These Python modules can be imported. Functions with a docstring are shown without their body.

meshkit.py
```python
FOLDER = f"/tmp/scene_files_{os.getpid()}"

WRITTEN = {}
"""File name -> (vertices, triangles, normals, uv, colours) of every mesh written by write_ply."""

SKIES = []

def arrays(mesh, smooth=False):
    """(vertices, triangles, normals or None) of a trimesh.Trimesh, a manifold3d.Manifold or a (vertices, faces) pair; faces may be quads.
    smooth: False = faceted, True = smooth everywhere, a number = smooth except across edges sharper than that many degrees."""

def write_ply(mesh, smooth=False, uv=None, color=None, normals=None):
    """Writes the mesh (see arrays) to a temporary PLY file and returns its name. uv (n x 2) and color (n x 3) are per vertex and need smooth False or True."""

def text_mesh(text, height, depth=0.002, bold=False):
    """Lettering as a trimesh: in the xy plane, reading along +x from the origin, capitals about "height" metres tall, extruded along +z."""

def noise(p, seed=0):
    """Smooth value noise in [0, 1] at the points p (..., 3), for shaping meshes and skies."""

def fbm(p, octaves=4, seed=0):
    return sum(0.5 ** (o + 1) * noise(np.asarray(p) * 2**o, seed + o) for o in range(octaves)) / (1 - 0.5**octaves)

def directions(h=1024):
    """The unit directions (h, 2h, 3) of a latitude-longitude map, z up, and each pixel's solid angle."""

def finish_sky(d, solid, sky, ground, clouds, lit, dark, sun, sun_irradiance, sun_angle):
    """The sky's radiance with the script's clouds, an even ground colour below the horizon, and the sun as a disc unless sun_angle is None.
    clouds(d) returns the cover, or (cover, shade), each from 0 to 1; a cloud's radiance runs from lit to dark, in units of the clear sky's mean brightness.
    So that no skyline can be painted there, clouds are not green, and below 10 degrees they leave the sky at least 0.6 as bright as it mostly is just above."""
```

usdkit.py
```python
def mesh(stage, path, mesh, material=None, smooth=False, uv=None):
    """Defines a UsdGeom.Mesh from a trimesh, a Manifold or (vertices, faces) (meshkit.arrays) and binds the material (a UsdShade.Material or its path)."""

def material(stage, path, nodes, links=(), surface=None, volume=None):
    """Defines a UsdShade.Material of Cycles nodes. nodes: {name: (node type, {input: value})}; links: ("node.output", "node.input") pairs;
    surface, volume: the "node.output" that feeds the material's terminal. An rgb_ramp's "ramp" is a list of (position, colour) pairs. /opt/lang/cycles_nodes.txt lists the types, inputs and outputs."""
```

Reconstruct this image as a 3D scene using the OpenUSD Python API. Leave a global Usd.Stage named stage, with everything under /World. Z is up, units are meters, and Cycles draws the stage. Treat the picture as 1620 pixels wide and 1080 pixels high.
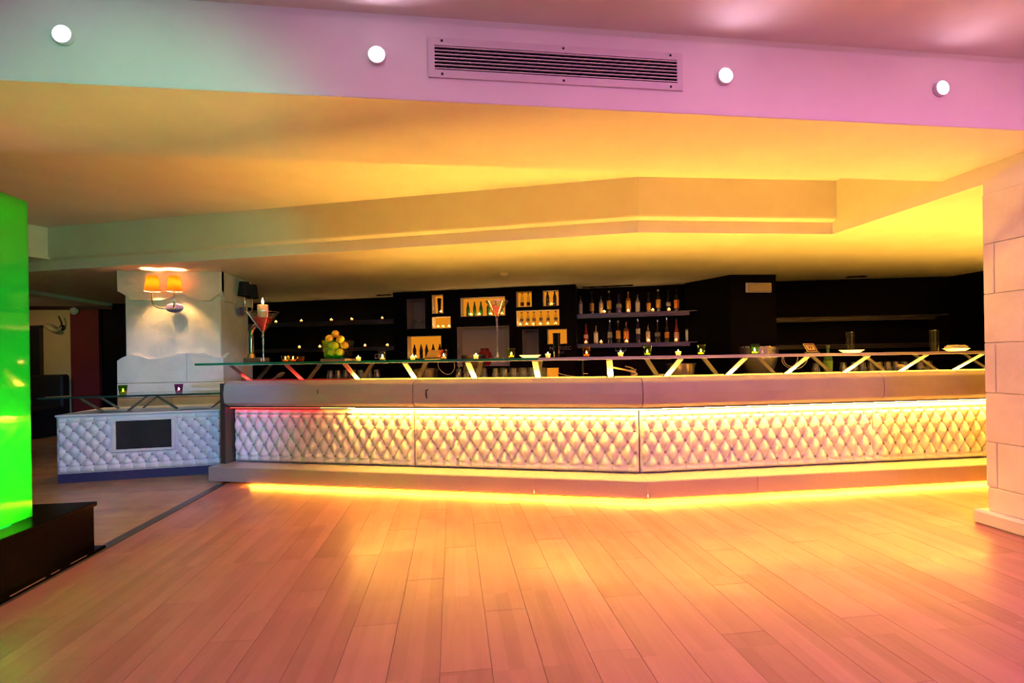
import math, random
import numpy as np
import trimesh
from shapely.geometry import Polygon, box as sbox
import meshkit, usdkit
from pxr import Gf, Sdf, Usd, UsdGeom, UsdLux, UsdShade

stage = Usd.Stage.CreateInMemory()
UsdGeom.SetStageUpAxis(stage, "Z")
UsdGeom.SetStageMetersPerUnit(stage, 1.0)
UsdGeom.Xform.Define(stage, "/World")
UsdGeom.Scope.Define(stage, "/World/Looks")
random.seed(11)
RNG = np.random.default_rng(11)

# ------------------------------------------------------------------ camera, lights, exposure
EXPOSURE = 0.85
ROLL, YAW, EYE = math.atan(0.0161), math.atan(95 / 765.0), 1.2
cam = UsdGeom.Camera.Define(stage, "/World/camera")
cam.CreateFocalLengthAttr(17.0)
cam.CreateHorizontalApertureAttr(36.0)
cam.CreateVerticalApertureAttr(24.0)
cam.CreateVerticalApertureOffsetAttr(28.6 / 1620 * 36)
cam.CreateClippingRangeAttr((0.05, 100.0))
cam.CreateExposureAttr(EXPOSURE)
_f = np.array([math.sin(YAW), math.cos(YAW), 0]); _r0 = np.array([math.cos(YAW), -math.sin(YAW), 0]); _u0 = np.array([0, 0, 1.0])
_r = math.cos(ROLL) * _r0 - math.sin(ROLL) * _u0
_u = math.cos(ROLL) * _u0 + math.sin(ROLL) * _r0
cam.AddTransformOp().Set(Gf.Matrix4d(*_r, 0, *_u, 0, *(-_f), 0, 0, 0, EYE, 1))


def disk_light(name, loc, aim, radius, power, color, spread=None):
    """A round stage lamp of the room behind the photographer."""
    l = (UsdLux.SphereLight if spread else UsdLux.DiskLight).Define(stage, "/World/" + name)
    l.CreateRadiusAttr(radius)
    l.CreateIntensityAttr(power)
    l.CreateColorAttr(Gf.Vec3f(*color))
    z = -np.array(aim, float) / np.linalg.norm(aim)
    x = np.cross([0, 0, 1.0], z); x /= np.linalg.norm(x)
    y = np.cross(z, x)
    l.AddTransformOp().Set(Gf.Matrix4d(*x, 0, *y, 0, *z, 0, *loc, 1))
    if spread:
        s = UsdLux.ShapingAPI.Apply(l.GetPrim()); s.CreateShapingConeAngleAttr(spread); s.CreateShapingConeSoftnessAttr(0.6)


# coloured spots on the beam behind the photographer, facing the bar
disk_light("rear_lamp", (2.2, -1.1, 2.6), (0.08, 1, -0.12), 0.12, 58, (1.0, 0.33, 0.52))
disk_light("rear_lamp_001", (4.4, -1.1, 2.6), (-0.1, 1, -0.12), 0.12, 50, (1.0, 0.33, 0.46))
disk_light("rear_lamp_002", (-0.6, -1.1, 2.6), (0.05, 1, -0.12), 0.12, 60, (0.50, 0.44, 1.0))
disk_light("rear_lamp_003", (0.8, -1.1, 2.6), (-4.1, 6.7, -2.1), 0.12, 1250, (0.24, 0.46, 1.0), 11)
disk_light("rear_lamp_004", (0.4, -0.6, 1.85), (-3.7, 6.4, 0.40), 0.22, 120, (0.08, 0.70, 0.36), 15)
disk_light("rear_lamp_005", (-5.0, -1.1, 2.6), (0.1, 1, -0.05), 0.12, 46, (0.32, 0.50, 0.9))
# lamp of the back room
disk_light("back_room_lamp", (-7.2, 8.4, 2.28), (0.0, 0.5, -1), 0.08, 50, (1.0, 0.62, 0.26))
# pink downlights over the dance floor, before the beam
disk_light("down_lamp", (-0.5, 0.7, 2.88), (0.0, 0.25, -1), 0.08, 50, (1.0, 0.36, 0.75))
disk_light("down_lamp_001", (1.3, 0.7, 2.88), (0.0, 0.08, -1), 0.08, 330, (1.0, 0.27, 0.85))
disk_light("down_lamp_002", (3.1, 0.7, 2.88), (0.0, 0.08, -1), 0.08, 330, (1.0, 0.27, 0.85))
# strengths of what glows
S_GROOVE, S_TOP, S_PLINTH, S_SPOT, S_GREEN, S_FLAME, S_BULB, S_NICHE = 155.0, 125.0, 105.0, 42.0, 52.0, 60.0, 800.0, 0.42
AMBER, ORANGE, RED = (1.0, 0.46, 0.05), (1.0, 0.40, 0.03), (1.0, 0.03, 0.02)

# ------------------------------------------------------------------ materials
LOOKS = {}


def principled(name, color, rough=0.5, metal=0.0, **kw):
    if name not in LOOKS:
        LOOKS[name] = usdkit.material(stage, "/World/Looks/" + name, {"p": ("principled_bsdf", dict(base_color=color, roughness=rough, metallic=metal, **kw))}, surface="p.BSDF")
    return LOOKS[name]


def mottled(name, c1, c2, scale, rough=0.5, metal=0.0, bump=0.0, bscale=60.0, stretch=(1, 1, 1), **kw):
    """Two close tones by noise, with fine relief."""
    nodes = {"g": ("geometry", {}), "m": ("mapping", {"scale": stretch}), "n": ("noise_texture", {"scale": scale, "detail": 5.0, "roughness": 0.6}),
             "r": ("rgb_ramp", {"ramp": [(0.3, c1), (0.7, c2)]}), "p": ("principled_bsdf", dict(roughness=rough, metallic=metal, **kw))}
    links = [("g.position", "m.vector"), ("m.vector", "n.vector"), ("n.fac", "r.fac"), ("r.color", "p.base_color")]
    if bump:
        nodes["bn"] = ("noise_texture", {"scale": bscale, "detail": 4.0}); nodes["b"] = ("bump", {"strength": bump, "distance": 0.01})
        links += [("m.vector", "bn.vector"), ("bn.fac", "b.height"), ("b.normal", "p.normal")]
    LOOKS[name] = usdkit.material(stage, "/World/Looks/" + name, nodes, links, surface="p.BSDF")
    return LOOKS[name]


def emitter(name, color, strength):
    if name not in LOOKS:
        LOOKS[name] = usdkit.material(stage, "/World/Looks/" + name, {"e": ("emission", {"color": color, "strength": strength})}, surface="e.emission")
    return LOOKS[name]


def pane(name, tint, gloss=(1, 1, 1), rough=0.02, ior=1.45, base=0.035):
    """Thin clear glass: lets light pass, mirrors at a glancing view."""
    LOOKS[name] = usdkit.material(stage, "/World/Looks/" + name, {"t": ("transparent_bsdf", {"color": tint}), "g": ("glossy_bsdf", {"color": gloss, "roughness": rough}), "f": ("layer_weight", {"blend": 0.5}),
                                  "pw": ("math", {"math_type": "power", "value2": 3.5}), "ma": ("math", {"math_type": "multiply_add", "value2": 0.75 * (ior - 1) / 0.5, "value3": base, "use_clamp": True}), "m": ("mix_closure", {})},
                                 [("f.facing", "pw.value1"), ("pw.value", "ma.value1"), ("ma.value", "m.fac"), ("t.BSDF", "m.closure1"), ("g.BSDF", "m.closure2")], surface="m.closure")
    return LOOKS[name]


def shade_cloth(name, color, trans):
    LOOKS[name] = usdkit.material(stage, "/World/Looks/" + name, {"d": ("diffuse_bsdf", {"color": color}), "t": ("translucent_bsdf", {"color": trans}), "m": ("mix_closure", {"fac": 0.6})},
                                 [("d.BSDF", "m.closure1"), ("t.BSDF", "m.closure2")], surface="m.closure")
    return LOOKS[name]


paint = mottled("ceiling_paint", (0.74, 0.72, 0.68), (0.80, 0.78, 0.74), 3.0, 0.75)
plaster = mottled("white_stone", (0.66, 0.63, 0.58), (0.80, 0.78, 0.73), 4.0, 0.7, bump=0.15, bscale=35)
black_wall = mottled("black_wall", (0.002, 0.0016, 0.0024), (0.0035, 0.0027, 0.0038), 5.0, 0.6, specular_ior_level=0.1)
dark_wall = principled("dark_rear_wall", (0.10, 0.09, 0.09), 0.8)
red_wall = mottled("red_wall", (0.13, 0.004, 0.010), (0.17, 0.006, 0.014), 4.0, 0.7)
cream_wall = mottled("cream_wall", (0.60, 0.44, 0.22), (0.68, 0.50, 0.26), 3.0, 0.7)
leather = mottled("white_leather", (0.70, 0.68, 0.66), (0.78, 0.76, 0.74), 6.0, 0.42, bump=0.05, bscale=250)
bolster = mottled("bolster_vinyl", (0.36, 0.32, 0.33), (0.44, 0.40, 0.40), 2.5, 0.45, bump=0.05, bscale=200)
steel = mottled("brushed_steel", (0.50, 0.49, 0.48), (0.62, 0.61, 0.60), 30.0, 0.36, 0.55, stretch=(1, 1, 14))
strut_steel = principled("strut_steel", (0.27, 0.26, 0.25), 0.38, 0.9)
shelf_steel = principled("shelf_steel", (0.15, 0.14, 0.15), 0.36, 0.8)
chrome = principled("chrome", (0.82, 0.82, 0.83), 0.08, 1.0)
dark_metal = principled("dark_metal", (0.03, 0.03, 0.03), 0.4, 0.5)
button_look = principled("button_vinyl", (0.34, 0.32, 0.33), 0.35)
dark_worktop = principled("dark_worktop", (0.02, 0.018, 0.018), 0.25)
blue_plinth = principled("slate_blue_plinth", (0.045, 0.045, 0.11), 0.4)
black_lacquer = mottled("black_lacquer", (0.0012, 0.0008, 0.0008), (0.003, 0.002, 0.002), 6.0, 0.2, specular_ior_level=0.04)
black_matt = principled("black_matt", (0.008, 0.008, 0.008), 0.6)
worn_edge = principled("worn_edge", (0.22, 0.16, 0.12), 0.6)
white_plastic = principled("white_plastic", (0.72, 0.70, 0.66), 0.4)
diffuser_look = principled("lamp_diffuser", (0.75, 0.62, 0.30), 0.3)
screen_look = mottled("smoked_screen", (0.020, 0.020, 0.022), (0.045, 0.045, 0.042), 3.0, 0.3)
grille_paint = principled("grille_paint", (0.66, 0.62, 0.62), 0.45)
void = principled("void_black", (0.001, 0.001, 0.001), 0.9, specular_ior_level=0.0)
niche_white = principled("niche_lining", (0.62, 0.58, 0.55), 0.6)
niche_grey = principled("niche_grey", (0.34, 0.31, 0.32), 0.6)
amber_back = emitter("amber_backlight", (1.0, 0.31, 0.014), S_NICHE)
wax = principled("candle_wax", (0.80, 0.72, 0.52), 0.45, subsurface_weight=0.3, subsurface_scale=0.02)
flame = emitter("flame", (1.0, 0.55, 0.16), S_FLAME)
clear_glass = pane("clear_glass", (0.93, 0.95, 0.93))
tumbler_glass = pane("tumbler_glass", (0.86, 0.86, 0.80), ior=1.7, rough=0.2, base=0.14)
shelf_glass = pane("shelf_glass", (0.95, 0.95, 0.93), ior=1.5, rough=0.03)
smoked_glass = pane("smoked_glass", (0.34, 0.42, 0.38), ior=1.55, rough=0.03)
green_edge = principled("green_glass_edge", (0.012, 0.20, 0.085), 0.25, specular_ior_level=0.6)
led_amber = emitter("led_amber", AMBER, S_GROOVE)
led_red = emitter("led_red", RED, 5.0)
led_top = emitter("led_top", (1.0, 0.485, 0.055), S_TOP)
led_plinth = emitter("led_plinth", ORANGE, S_PLINTH)
frosted = shade_cloth("frosted_cup", (0.5, 0.42, 0.3), (0.85, 0.7, 0.45))

# laminate: every board has its own tone (object_info.random), three printed strips to a board and fine grain along it


def wood(name, along, dark, light, rough):
    ax = (0.55, 9.0, 1) if along == "x" else (9.0, 0.55, 1)
    strip = (1 / 0.62, 1 / 0.0667, 0) if along == "x" else (1 / 0.0667, 1 / 0.62, 0)
    nodes = {
        "g": ("geometry", {}), "o": ("object_info", {}),
        "ms": ("mapping", {"scale": strip}), "fl": ("vector_math", {"math_type": "floor"}), "wn": ("white_noise_texture", {"dimensions": "3D"}),
        "mg": ("mapping", {"scale": ax}), "n": ("noise_texture", {"scale": 3.2, "detail": 8.0, "roughness": 0.62, "distortion": 0.6}),
        "a1": ("math", {"math_type": "multiply_add", "value2": 0.50, "value3": 0.0}), "a2": ("math", {"math_type": "multiply_add", "value2": 0.32}), "a3": ("math", {"math_type": "multiply_add", "value2": 0.30}),
        "r": ("rgb_ramp", {"ramp": [(0.15, dark), (0.55, [(a + b) / 2 for a, b in zip(dark, light)]), (0.95, light)]}),
        "rn": ("noise_texture", {"scale": 2.3, "detail": 4.0}), "rr": ("map_range", {"from_min": 0.3, "from_max": 0.7, "to_min": rough - 0.05, "to_max": rough + 0.08}),
        "p": ("principled_bsdf", {"specular_ior_level": 0.32}),
    }
    links = [("g.position", "ms.vector"), ("ms.vector", "fl.vector1"), ("fl.vector", "wn.vector"), ("g.position", "mg.vector"), ("mg.vector", "n.vector"),
             ("n.fac", "a1.value1"), ("wn.value", "a2.value1"), ("a1.value", "a2.value3"), ("o.random", "a3.value1"), ("a2.value", "a3.value3"),
             ("a3.value", "r.fac"), ("r.color", "p.base_color"), ("g.position", "rn.vector"), ("rn.fac", "rr.value"), ("rr.result", "p.roughness")]
    LOOKS[name] = usdkit.material(stage, "/World/Looks/" + name, nodes, links, surface="p.BSDF")
    return LOOKS[name]


maple = wood("maple_laminate", "y", (0.29, 0.130, 0.12), (0.49, 0.245, 0.225), 0.34)
maple_side = wood("maple_laminate_side", "x", (0.34, 0.19, 0.09), (0.50, 0.31, 0.16), 0.27)

# ------------------------------------------------------------------ helpers
USED = {}
CAT = trimesh.util.concatenate


def numbered(parent, name):
    k = USED.get((parent, name), 0)
    USED[(parent, name)] = k + 1
    return f"{parent}/{name}" if k == 0 else f"{parent}/{name}_{k:03d}"


def _path(p):
    return "/World" if p is None else str((p.GetPrim() if hasattr(p, "GetPrim") else p).GetPath())


def keys(prim, **kw):
    for k, v in kw.items():
        if v:
            prim.SetCustomDataByKey(k, v)
    return prim


def obj(name, mesh, m, parent=None, smooth=30, **kw):
    """ONE Mesh prim under parent, or under /World."""
    return keys(usdkit.mesh(stage, numbered(_path(parent), name), mesh, m, smooth=smooth).GetPrim(), **kw)


def thing(name, label, category, loc=(0, 0, 0), rotz=0.0, group=None, kind=None):
    x = UsdGeom.Xform.Define(stage, numbered("/World", name))
    x.AddTranslateOp().Set(Gf.Vec3d(*map(float, loc)))
    x.AddRotateZOp().Set(float(math.degrees(rotz)))
    return keys(x.GetPrim(), label=label, category=category, group=group, kind=kind)


def dup(root, loc, rotz, label, group=None):
    was = root.GetCustomData()
    base = root.GetName()
    if base[-4:-3] == "_" and base[-3:].isdigit():
        base = base[:-4]
    r = thing(base, label, was["category"], loc, rotz, group or was.get("group"))
    r.GetReferences().AddInternalReference(root.GetPath())
    r.SetInstanceable(True)
    return r


def struct(name, mesh, m, parent=None, smooth=30, **kw):
    if parent is None:
        kw["kind"] = "structure"
    return obj(name, mesh, m, parent, smooth, **kw)


def setting(name, **kw):
    x = UsdGeom.Xform.Define(stage, numbered("/World", name))
    return keys(x.GetPrim(), kind="structure", **kw)


def bx(x0, x1, y0, y1, z0, z1, c=0.0):
    """A box from corner to corner, its edges cut by c."""
    if c <= 0:
        b = trimesh.creation.box([x1 - x0, y1 - y0, z1 - z0])
        b.apply_translation([(x0 + x1) / 2, (y0 + y1) / 2, (z0 + z1) / 2])
        return b
    c = min(c, (x1 - x0) / 3, (y1 - y0) / 3, (z1 - z0) / 3)
    pts = []
    for sx in (0, 1):
        for sy in (0, 1):
            for sz in (0, 1):
                p = np.array([x1 if sx else x0, y1 if sy else y0, z1 if sz else z0])
                s = np.array([-1 if sx else 1, -1 if sy else 1, -1 if sz else 1]) * c
                for k in range(3):
                    q = p + s; q[k] = p[k]
                    pts.append(q)
    return trimesh.convex.convex_hull(np.array(pts))


def slab(poly, z0, z1):
    p = poly if hasattr(poly, "exterior") else Polygon(poly)
    m = trimesh.creation.extrude_polygon(p, z1 - z0, engine="earcut")
    m.apply_translation([0, 0, z0])
    return m


def lathe(profile, n=24):
    """Closed profile of (r, z) from the axis round to the axis."""
    p = np.array(profile, float)
    return trimesh.creation.revolve(p, sections=n)


def tube(points, r, n=10, closed_ends=True):
    p = np.array(points, float)
    t = np.gradient(p, axis=0); t /= np.linalg.norm(t, axis=1, keepdims=True)
    ref = np.array([0, 0, 1.0]) if abs(t[0][2]) < 0.9 else np.array([1.0, 0, 0])
    a = np.cross(t[0], ref); a /= np.linalg.norm(a)
    rings, rr = [], np.broadcast_to(r, (len(p),))
    for i in range(len(p)):
        a = a - t[i] * (a @ t[i]); a /= np.linalg.norm(a)
        b = np.cross(t[i], a)
        ang = np.arange(n) * 2 * np.pi / n
        rings.append(p[i] + rr[i] * (np.cos(ang)[:, None] * a + np.sin(ang)[:, None] * b))
    v = np.vstack(rings + [p[:1], p[-1:]]); f = []
    for i in range(len(p) - 1):
        for j in range(n):
            k = (j + 1) % n
            f += [[i * n + j, i * n + k, (i + 1) * n + k], [i * n + j, (i + 1) * n + k, (i + 1) * n + j]]
    c0, c1, L = len(v) - 2, len(v) - 1, (len(p) - 1) * n
    for j in range(n):
        k = (j + 1) % n
        f += [[c0, k, j], [c1, L + j, L + k]]
    m = trimesh.Trimesh(v, f, process=False); m.fix_normals()
    return m


def curve(pts, n=24):
    """A smooth line through a few points."""
    from scipy.interpolate import CubicSpline
    p = np.array(pts, float); u = np.linspace(0, 1, len(p))
    return CubicSpline(u, p)(np.linspace(0, 1, n))


def bar(p, q, w, t, side):
    """A flat bar from p to q, w wide along `side`, t thick."""
    p, q, side = np.array(p, float), np.array(q, float), np.array(side, float)
    d = q - p; d /= np.linalg.norm(d)
    s = side - d * (side @ d); s /= np.linalg.norm(s)
    n = np.cross(d, s)
    v = np.array([e + s * a * w / 2 + n * b * t / 2 for e in (p, q) for a, b in ((-1, -1), (1, -1), (1, 1), (-1, 1))])
    return trimesh.convex.convex_hull(v)


def ordinal(k):
    return ["first", "second", "third", "fourth", "fifth", "sixth", "seventh", "eighth", "ninth", "tenth", "eleventh", "twelfth", "thirteenth", "fourteenth"][k]


def bent_slab(mesh, f):
    """Moves every vertex by f."""
    mesh = mesh.copy(); mesh.vertices = f(mesh.vertices)
    if mesh.volume < 0:
        mesh.invert()
    return mesh


# the bar's plan: a left wing and a right wing that meet at CORNER; `off` counts from the tufted front towards the room
CORNER, DL, NL = np.array([1.638, 4.123]), np.array([0.9482, -0.3177]), np.array([-0.3177, -0.9482])
MITRE = np.array([-0.1637, -1.0])
A_LEFT = math.atan2(DL[1], DL[0])


def bar_pt(s, off, z):
    q = CORNER + DL * s + NL * off if s < 0 else CORNER + np.array([s, 0]) + np.array([0, -1.0]) * off
    return np.array([q[0], q[1], z])


def bar_rot(s):
    return A_LEFT if s < 0 else 0.0


def bar_sweep(profile, s0, s1, gap=0.0):
    """The (off, z) outline swept along one wing from s0 to s1; an end at 0 is mitred."""
    left = s0 < 0
    m = trimesh.creation.extrude_polygon(profile if hasattr(profile, "exterior") else Polygon(profile), 1.0, engine="earcut")

    def f(v):
        out = np.zeros_like(v)
        for i, (o, z, t) in enumerate(v):
            s = s0 if t < 0.5 else s1
            if s == 0:
                q = CORNER + MITRE * o + (DL * -gap if left else np.array([gap, 0]))
            else:
                g = gap if t < 0.5 else -gap
                q = CORNER + DL * (s + g) + NL * o if left else CORNER + np.array([s + g, 0]) + np.array([0, -1.0]) * o
            out[i] = (*q, z)
        return out
    return bent_slab(m, f)


# ------------------------------------------------------------------ the setting
FL_X0, FL_X1 = -2.265, 6.2
fl = setting("floor")
struct("subfloor", bx(-8.2, 8.0, -3.2, 10.2, -0.15, -0.012), maple_side, fl)
row = 0
x = FL_X0
while x < FL_X1 - 0.05:
    y = -0.35 + (row * 0.43 % 1.25) - 1.25
    while y < 5.7:
        lim = 4.3 if x > 1.5 else 4.3 + (1.5 - x) * 0.335
        y0, y1 = max(y, -0.35), min(y + 1.25, lim)
        if y1 - y0 > 0.05 and y1 > -0.3:
            dz = random.uniform(-0.0005, 0.0004)
            struct("plank", bx(x + 0.0009, x + 0.2 - 0.0009, y0 + 0.0008, y1 - 0.0008, -0.012, dz), maple, fl, False)
        y += 1.25
    row += 1; x += 0.2
y = 2.4
while y < 8.9:
    xx = -2.345
    k = (row * 0.37 % 1.25)
    cuts = [-2.345] + [-2.345 - k - 1.25 * i for i in range(0, 5) if -2.345 - k - 1.25 * i > -7.4 and k > 0.06 or i > 0 and -2.345 - k - 1.25 * i > -7.4] + [-7.6]
    cuts = sorted(set(round(c, 3) for c in cuts))
    for a, b in zip(cuts[:-1], cuts[1:]):
        if b - a > 0.04:
            struct("plank", bx(a + 0.0009, b - 0.0009, y + 0.0009, y + 0.2 - 0.0009, -0.012, random.uniform(-0.0005, 0.0004)), maple_side, fl, False)
    row += 1; y += 0.2
obj("rear_boards", bx(-8.0, 7.7, -3.0, -0.352, -0.012, 0.0), maple, fl, False)
obj("bar_aisle", slab(Polygon([(-2.26, 5.7), (1.5, 4.42), (1.6, 4.32), (7.6, 4.32), (7.6, 8.0), (-2.26, 8.0)]), -0.012, -0.002), dark_worktop, fl, False)
struct("trim_1", CAT([bx(-2.343, -2.267, 2.4, 5.16, -0.011, 0.004, 0.002), bx(-2.275, -2.267, 2.4, 5.16, 0.003, 0.007)]), principled("threshold_metal", (0.10, 0.10, 0.10), 0.35, 0.6), None, label="dark metal threshold strip between the two laminate floors")

ce = setting("ceiling")
struct("front_ceiling", bx(-8.2, 8.0, -3.2, 2.46, 2.92, 3.1), paint, ce)
struct("front_panel", bx(-8.2, 8.0, -3.2, 1.85, 2.885, 2.93), paint, ce)
struct("beam", bx(-8.2, 8.0, 2.45, 3.25, 2.5, 3.1, 0.004), paint, ce, False)
struct("recess", bx(-8.2, 3.9, 3.24, 8.2, 2.88, 3.1), paint, ce)
LOWZ = 2.377
low = Polygon([(3.72, -3.2), (3.72, 4.31), (1.756, 4.37), (-2.70, 5.835), (-6.35, 7.03), (-6.35, 10.3), (8.0, 10.3), (8.0, -3.2)])
struct("low_ceiling", slab(low, LOWZ, 2.5), paint, ce, False)
struct("low_ceiling_upper", slab(Polygon([(3.72, 3.25), (3.72, 4.31), (1.756, 4.37), (-2.70, 5.835), (-8.2, 7.64), (-8.2, 10.3), (8.0, 10.3), (8.0, 3.25)]), 2.5, 2.9), paint, ce, False)
struct("left_bulkhead", slab(Polygon([(-6.35, 7.03), (-6.35, 10.3), (-8.2, 10.3), (-8.2, 7.64)]), 2.32, 2.5), paint, ce, False)


def lip(p, q, p2, q2, z0, z1):
    return slab(Polygon([p, q, q2, p2]), z0, z1)


dF = np.array([-4.456, 1.465]); dF /= np.linalg.norm(dF); nF = np.array([dF[1], -dF[0]]) * -1
nF = np.array([-0.3123, -0.9500])
F0 = np.array([1.756, 4.37])
T = 0.055
lip_prof = [(0.0, 2.9), (T, 2.9), (T, 2.535), (T * 0.85, 2.515), (T * 0.45, 2.5), (0.0, 2.492)]
mF = np.array([-0.158, -1.0])


def fascia_lip(a, b, n0, n1):
    m = trimesh.creation.extrude_polygon(Polygon(lip_prof), 1.0, engine="earcut")

    def f(v):
        out = np.zeros_like(v)
        for i, (o, z, t) in enumerate(v):
            q = (np.array(a) + np.array(n0) * o) if t < 0.5 else (np.array(b) + np.array(n1) * o)
            out[i] = (*q, z)
        return out
    return bent_slab(m, f)


struct("fascia", fascia_lip(F0 + dF * 10.3, F0, nF, mF), paint, ce, 25)
struct("fascia", fascia_lip(F0, (3.72, 4.31), mF, (0, -1)), paint, ce, 25)
e0, e1 = F0 + dF * 6.88, F0 + dF * 10.3
struct("duct_box", slab(Polygon([e0, e0 + nF * 0.34 + dF * 0.1, e1 + nF * 0.34, e1]), 2.5, 2.9), paint, ce, False)
struct("pillar_pad", bx(3.70, 4.7, 0.3, 2.945, 2.29, 2.38), paint, ce, False)

# outer walls
struct("wall_left", bx(-8.2, -8.0, -3.2, 10.3, 0, 3.0), dark_wall)
struct("wall_right", bx(7.68, 7.9, -3.2, 6.6, 0, 2.4), black_wall)
struct("wall_rear", bx(-8.2, 8.0, -3.2, -3.0, 0, 3.0), dark_wall)
wf = setting("wall_far")
struct("black_wall", bx(-6.56, -3.6, 10.0, 10.2, 0, 2.38), black_wall, wf)
struct("red_panel", bx(-7.03, -6.55, 9.93, 10.2, 0, 2.262), red_wall, wf)
struct("cream_panel", bx(-8.0, -7.03, 9.98, 10.2, 0, 2.262), cream_wall, wf)
struct("lintel", bx(-8.0, -6.3, 9.9, 10.2, 2.262, 2.33), principled("dark_red_lintel", (0.035, 0.004, 0.006), 0.6), wf)
d1 = setting("door_1")
struct("door_leaf", bx(-7.98, -7.55, 9.94, 9.985, 0.0, 1.945), black_matt, d1)
struct("door_frame", CAT([bx(-7.55, -7.52, 9.93, 9.985, 0.0, 1.97), bx(-7.98, -7.52, 9.93, 9.985, 1.945, 1.97)]), principled("door_frame", (0.05, 0.035, 0.02), 0.5), d1)

# the bar's back wall: niche block in front, shelf walls beside it
NA, ND = np.array([-0.98, 8.461]), np.array([0.9506, -0.3104])
NNV = np.array([-0.3104, -0.9506])          # towards the room
A_BACK = math.atan2(ND[1], ND[0])


def back_pt(s, off, z):
    q = NA + ND * s + NNV * off
    return np.array([q[0], q[1], z])


def back_box(s0, s1, o0, o1, z0, z1, c=0.0):
    b = bx(s0, s1, o0, o1, z0, z1, c)
    return bent_slab(b, lambda v: np.array([back_pt(*p) for p in v]))


NICHES = [(0.243, 0.573, 1.747, 2.253, 0), (0.692, 0.894, 1.991, 2.31, 1), (0.688, 1.021, 1.739, 1.941, 1), (0.241, 0.85, 1.241, 1.625, 1), (1.194, 1.954, 1.923, 2.24, 1),
          (1.125, 2.014, 1.099, 1.756, 2), (2.137, 2.397, 2.047, 2.303, 1), (2.575, 2.833, 2.048, 2.301, 1), (2.136, 2.838, 1.733, 1.995, 1), (2.231, 2.497, 1.201, 1.682, 0), (2.636, 2.954, 1.437, 1.68, 1)]
wb = setting("wall_back")
front = sbox(0.0, 0.0, 3.10, 2.377)
for a, b, c, d, k in NICHES:
    front = front.difference(sbox(a, c, b, d))
m = trimesh.creation.extrude_polygon(front, 0.30, engine="earcut")          # x = s, y = z, z = depth
m = bent_slab(m, lambda v: np.array([back_pt(p[0], p[2] - 0.30, p[1]) for p in v]))
struct("niche_block", m, black_wall, wb, False)
struct("niche_block_core", back_box(0.0, 3.10, -0.54, -0.312, 0, 2.377), black_wall, wb)
for a, b, c, d, k in NICHES:
    t = 0.006
    D = 0.16 if k == 1 else 0.28
    lining = CAT([back_box(a, a + t, -D, -0.002, c, d), back_box(b - t, b, -D, -0.002, c, d), back_box(a + t, b - t, -D, -0.002, c, c + t), back_box(a + t, b - t, -D, -0.002, d - t, d)])
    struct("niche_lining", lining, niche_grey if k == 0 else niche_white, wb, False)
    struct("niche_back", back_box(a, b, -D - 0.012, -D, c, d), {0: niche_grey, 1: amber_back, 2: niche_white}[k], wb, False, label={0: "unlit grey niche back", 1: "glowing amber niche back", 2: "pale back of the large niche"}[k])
struct("shelf_wall", back_box(-3.9, 5.2, -0.72, -0.52, 0, 2.377), black_wall, wb)
struct("pier", slab(Polygon([(4.02, 6.56), (4.71, 6.53), (4.80, 7.45), (3.72, 7.36)]), 0, 2.377), black_wall, wb, False)
struct("right_wall", slab(Polygon([(4.70, 7.22), (7.70, 6.575), (7.75, 6.8), (4.72, 7.5)]), 0, 2.377), black_wall, wb, False)
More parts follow.
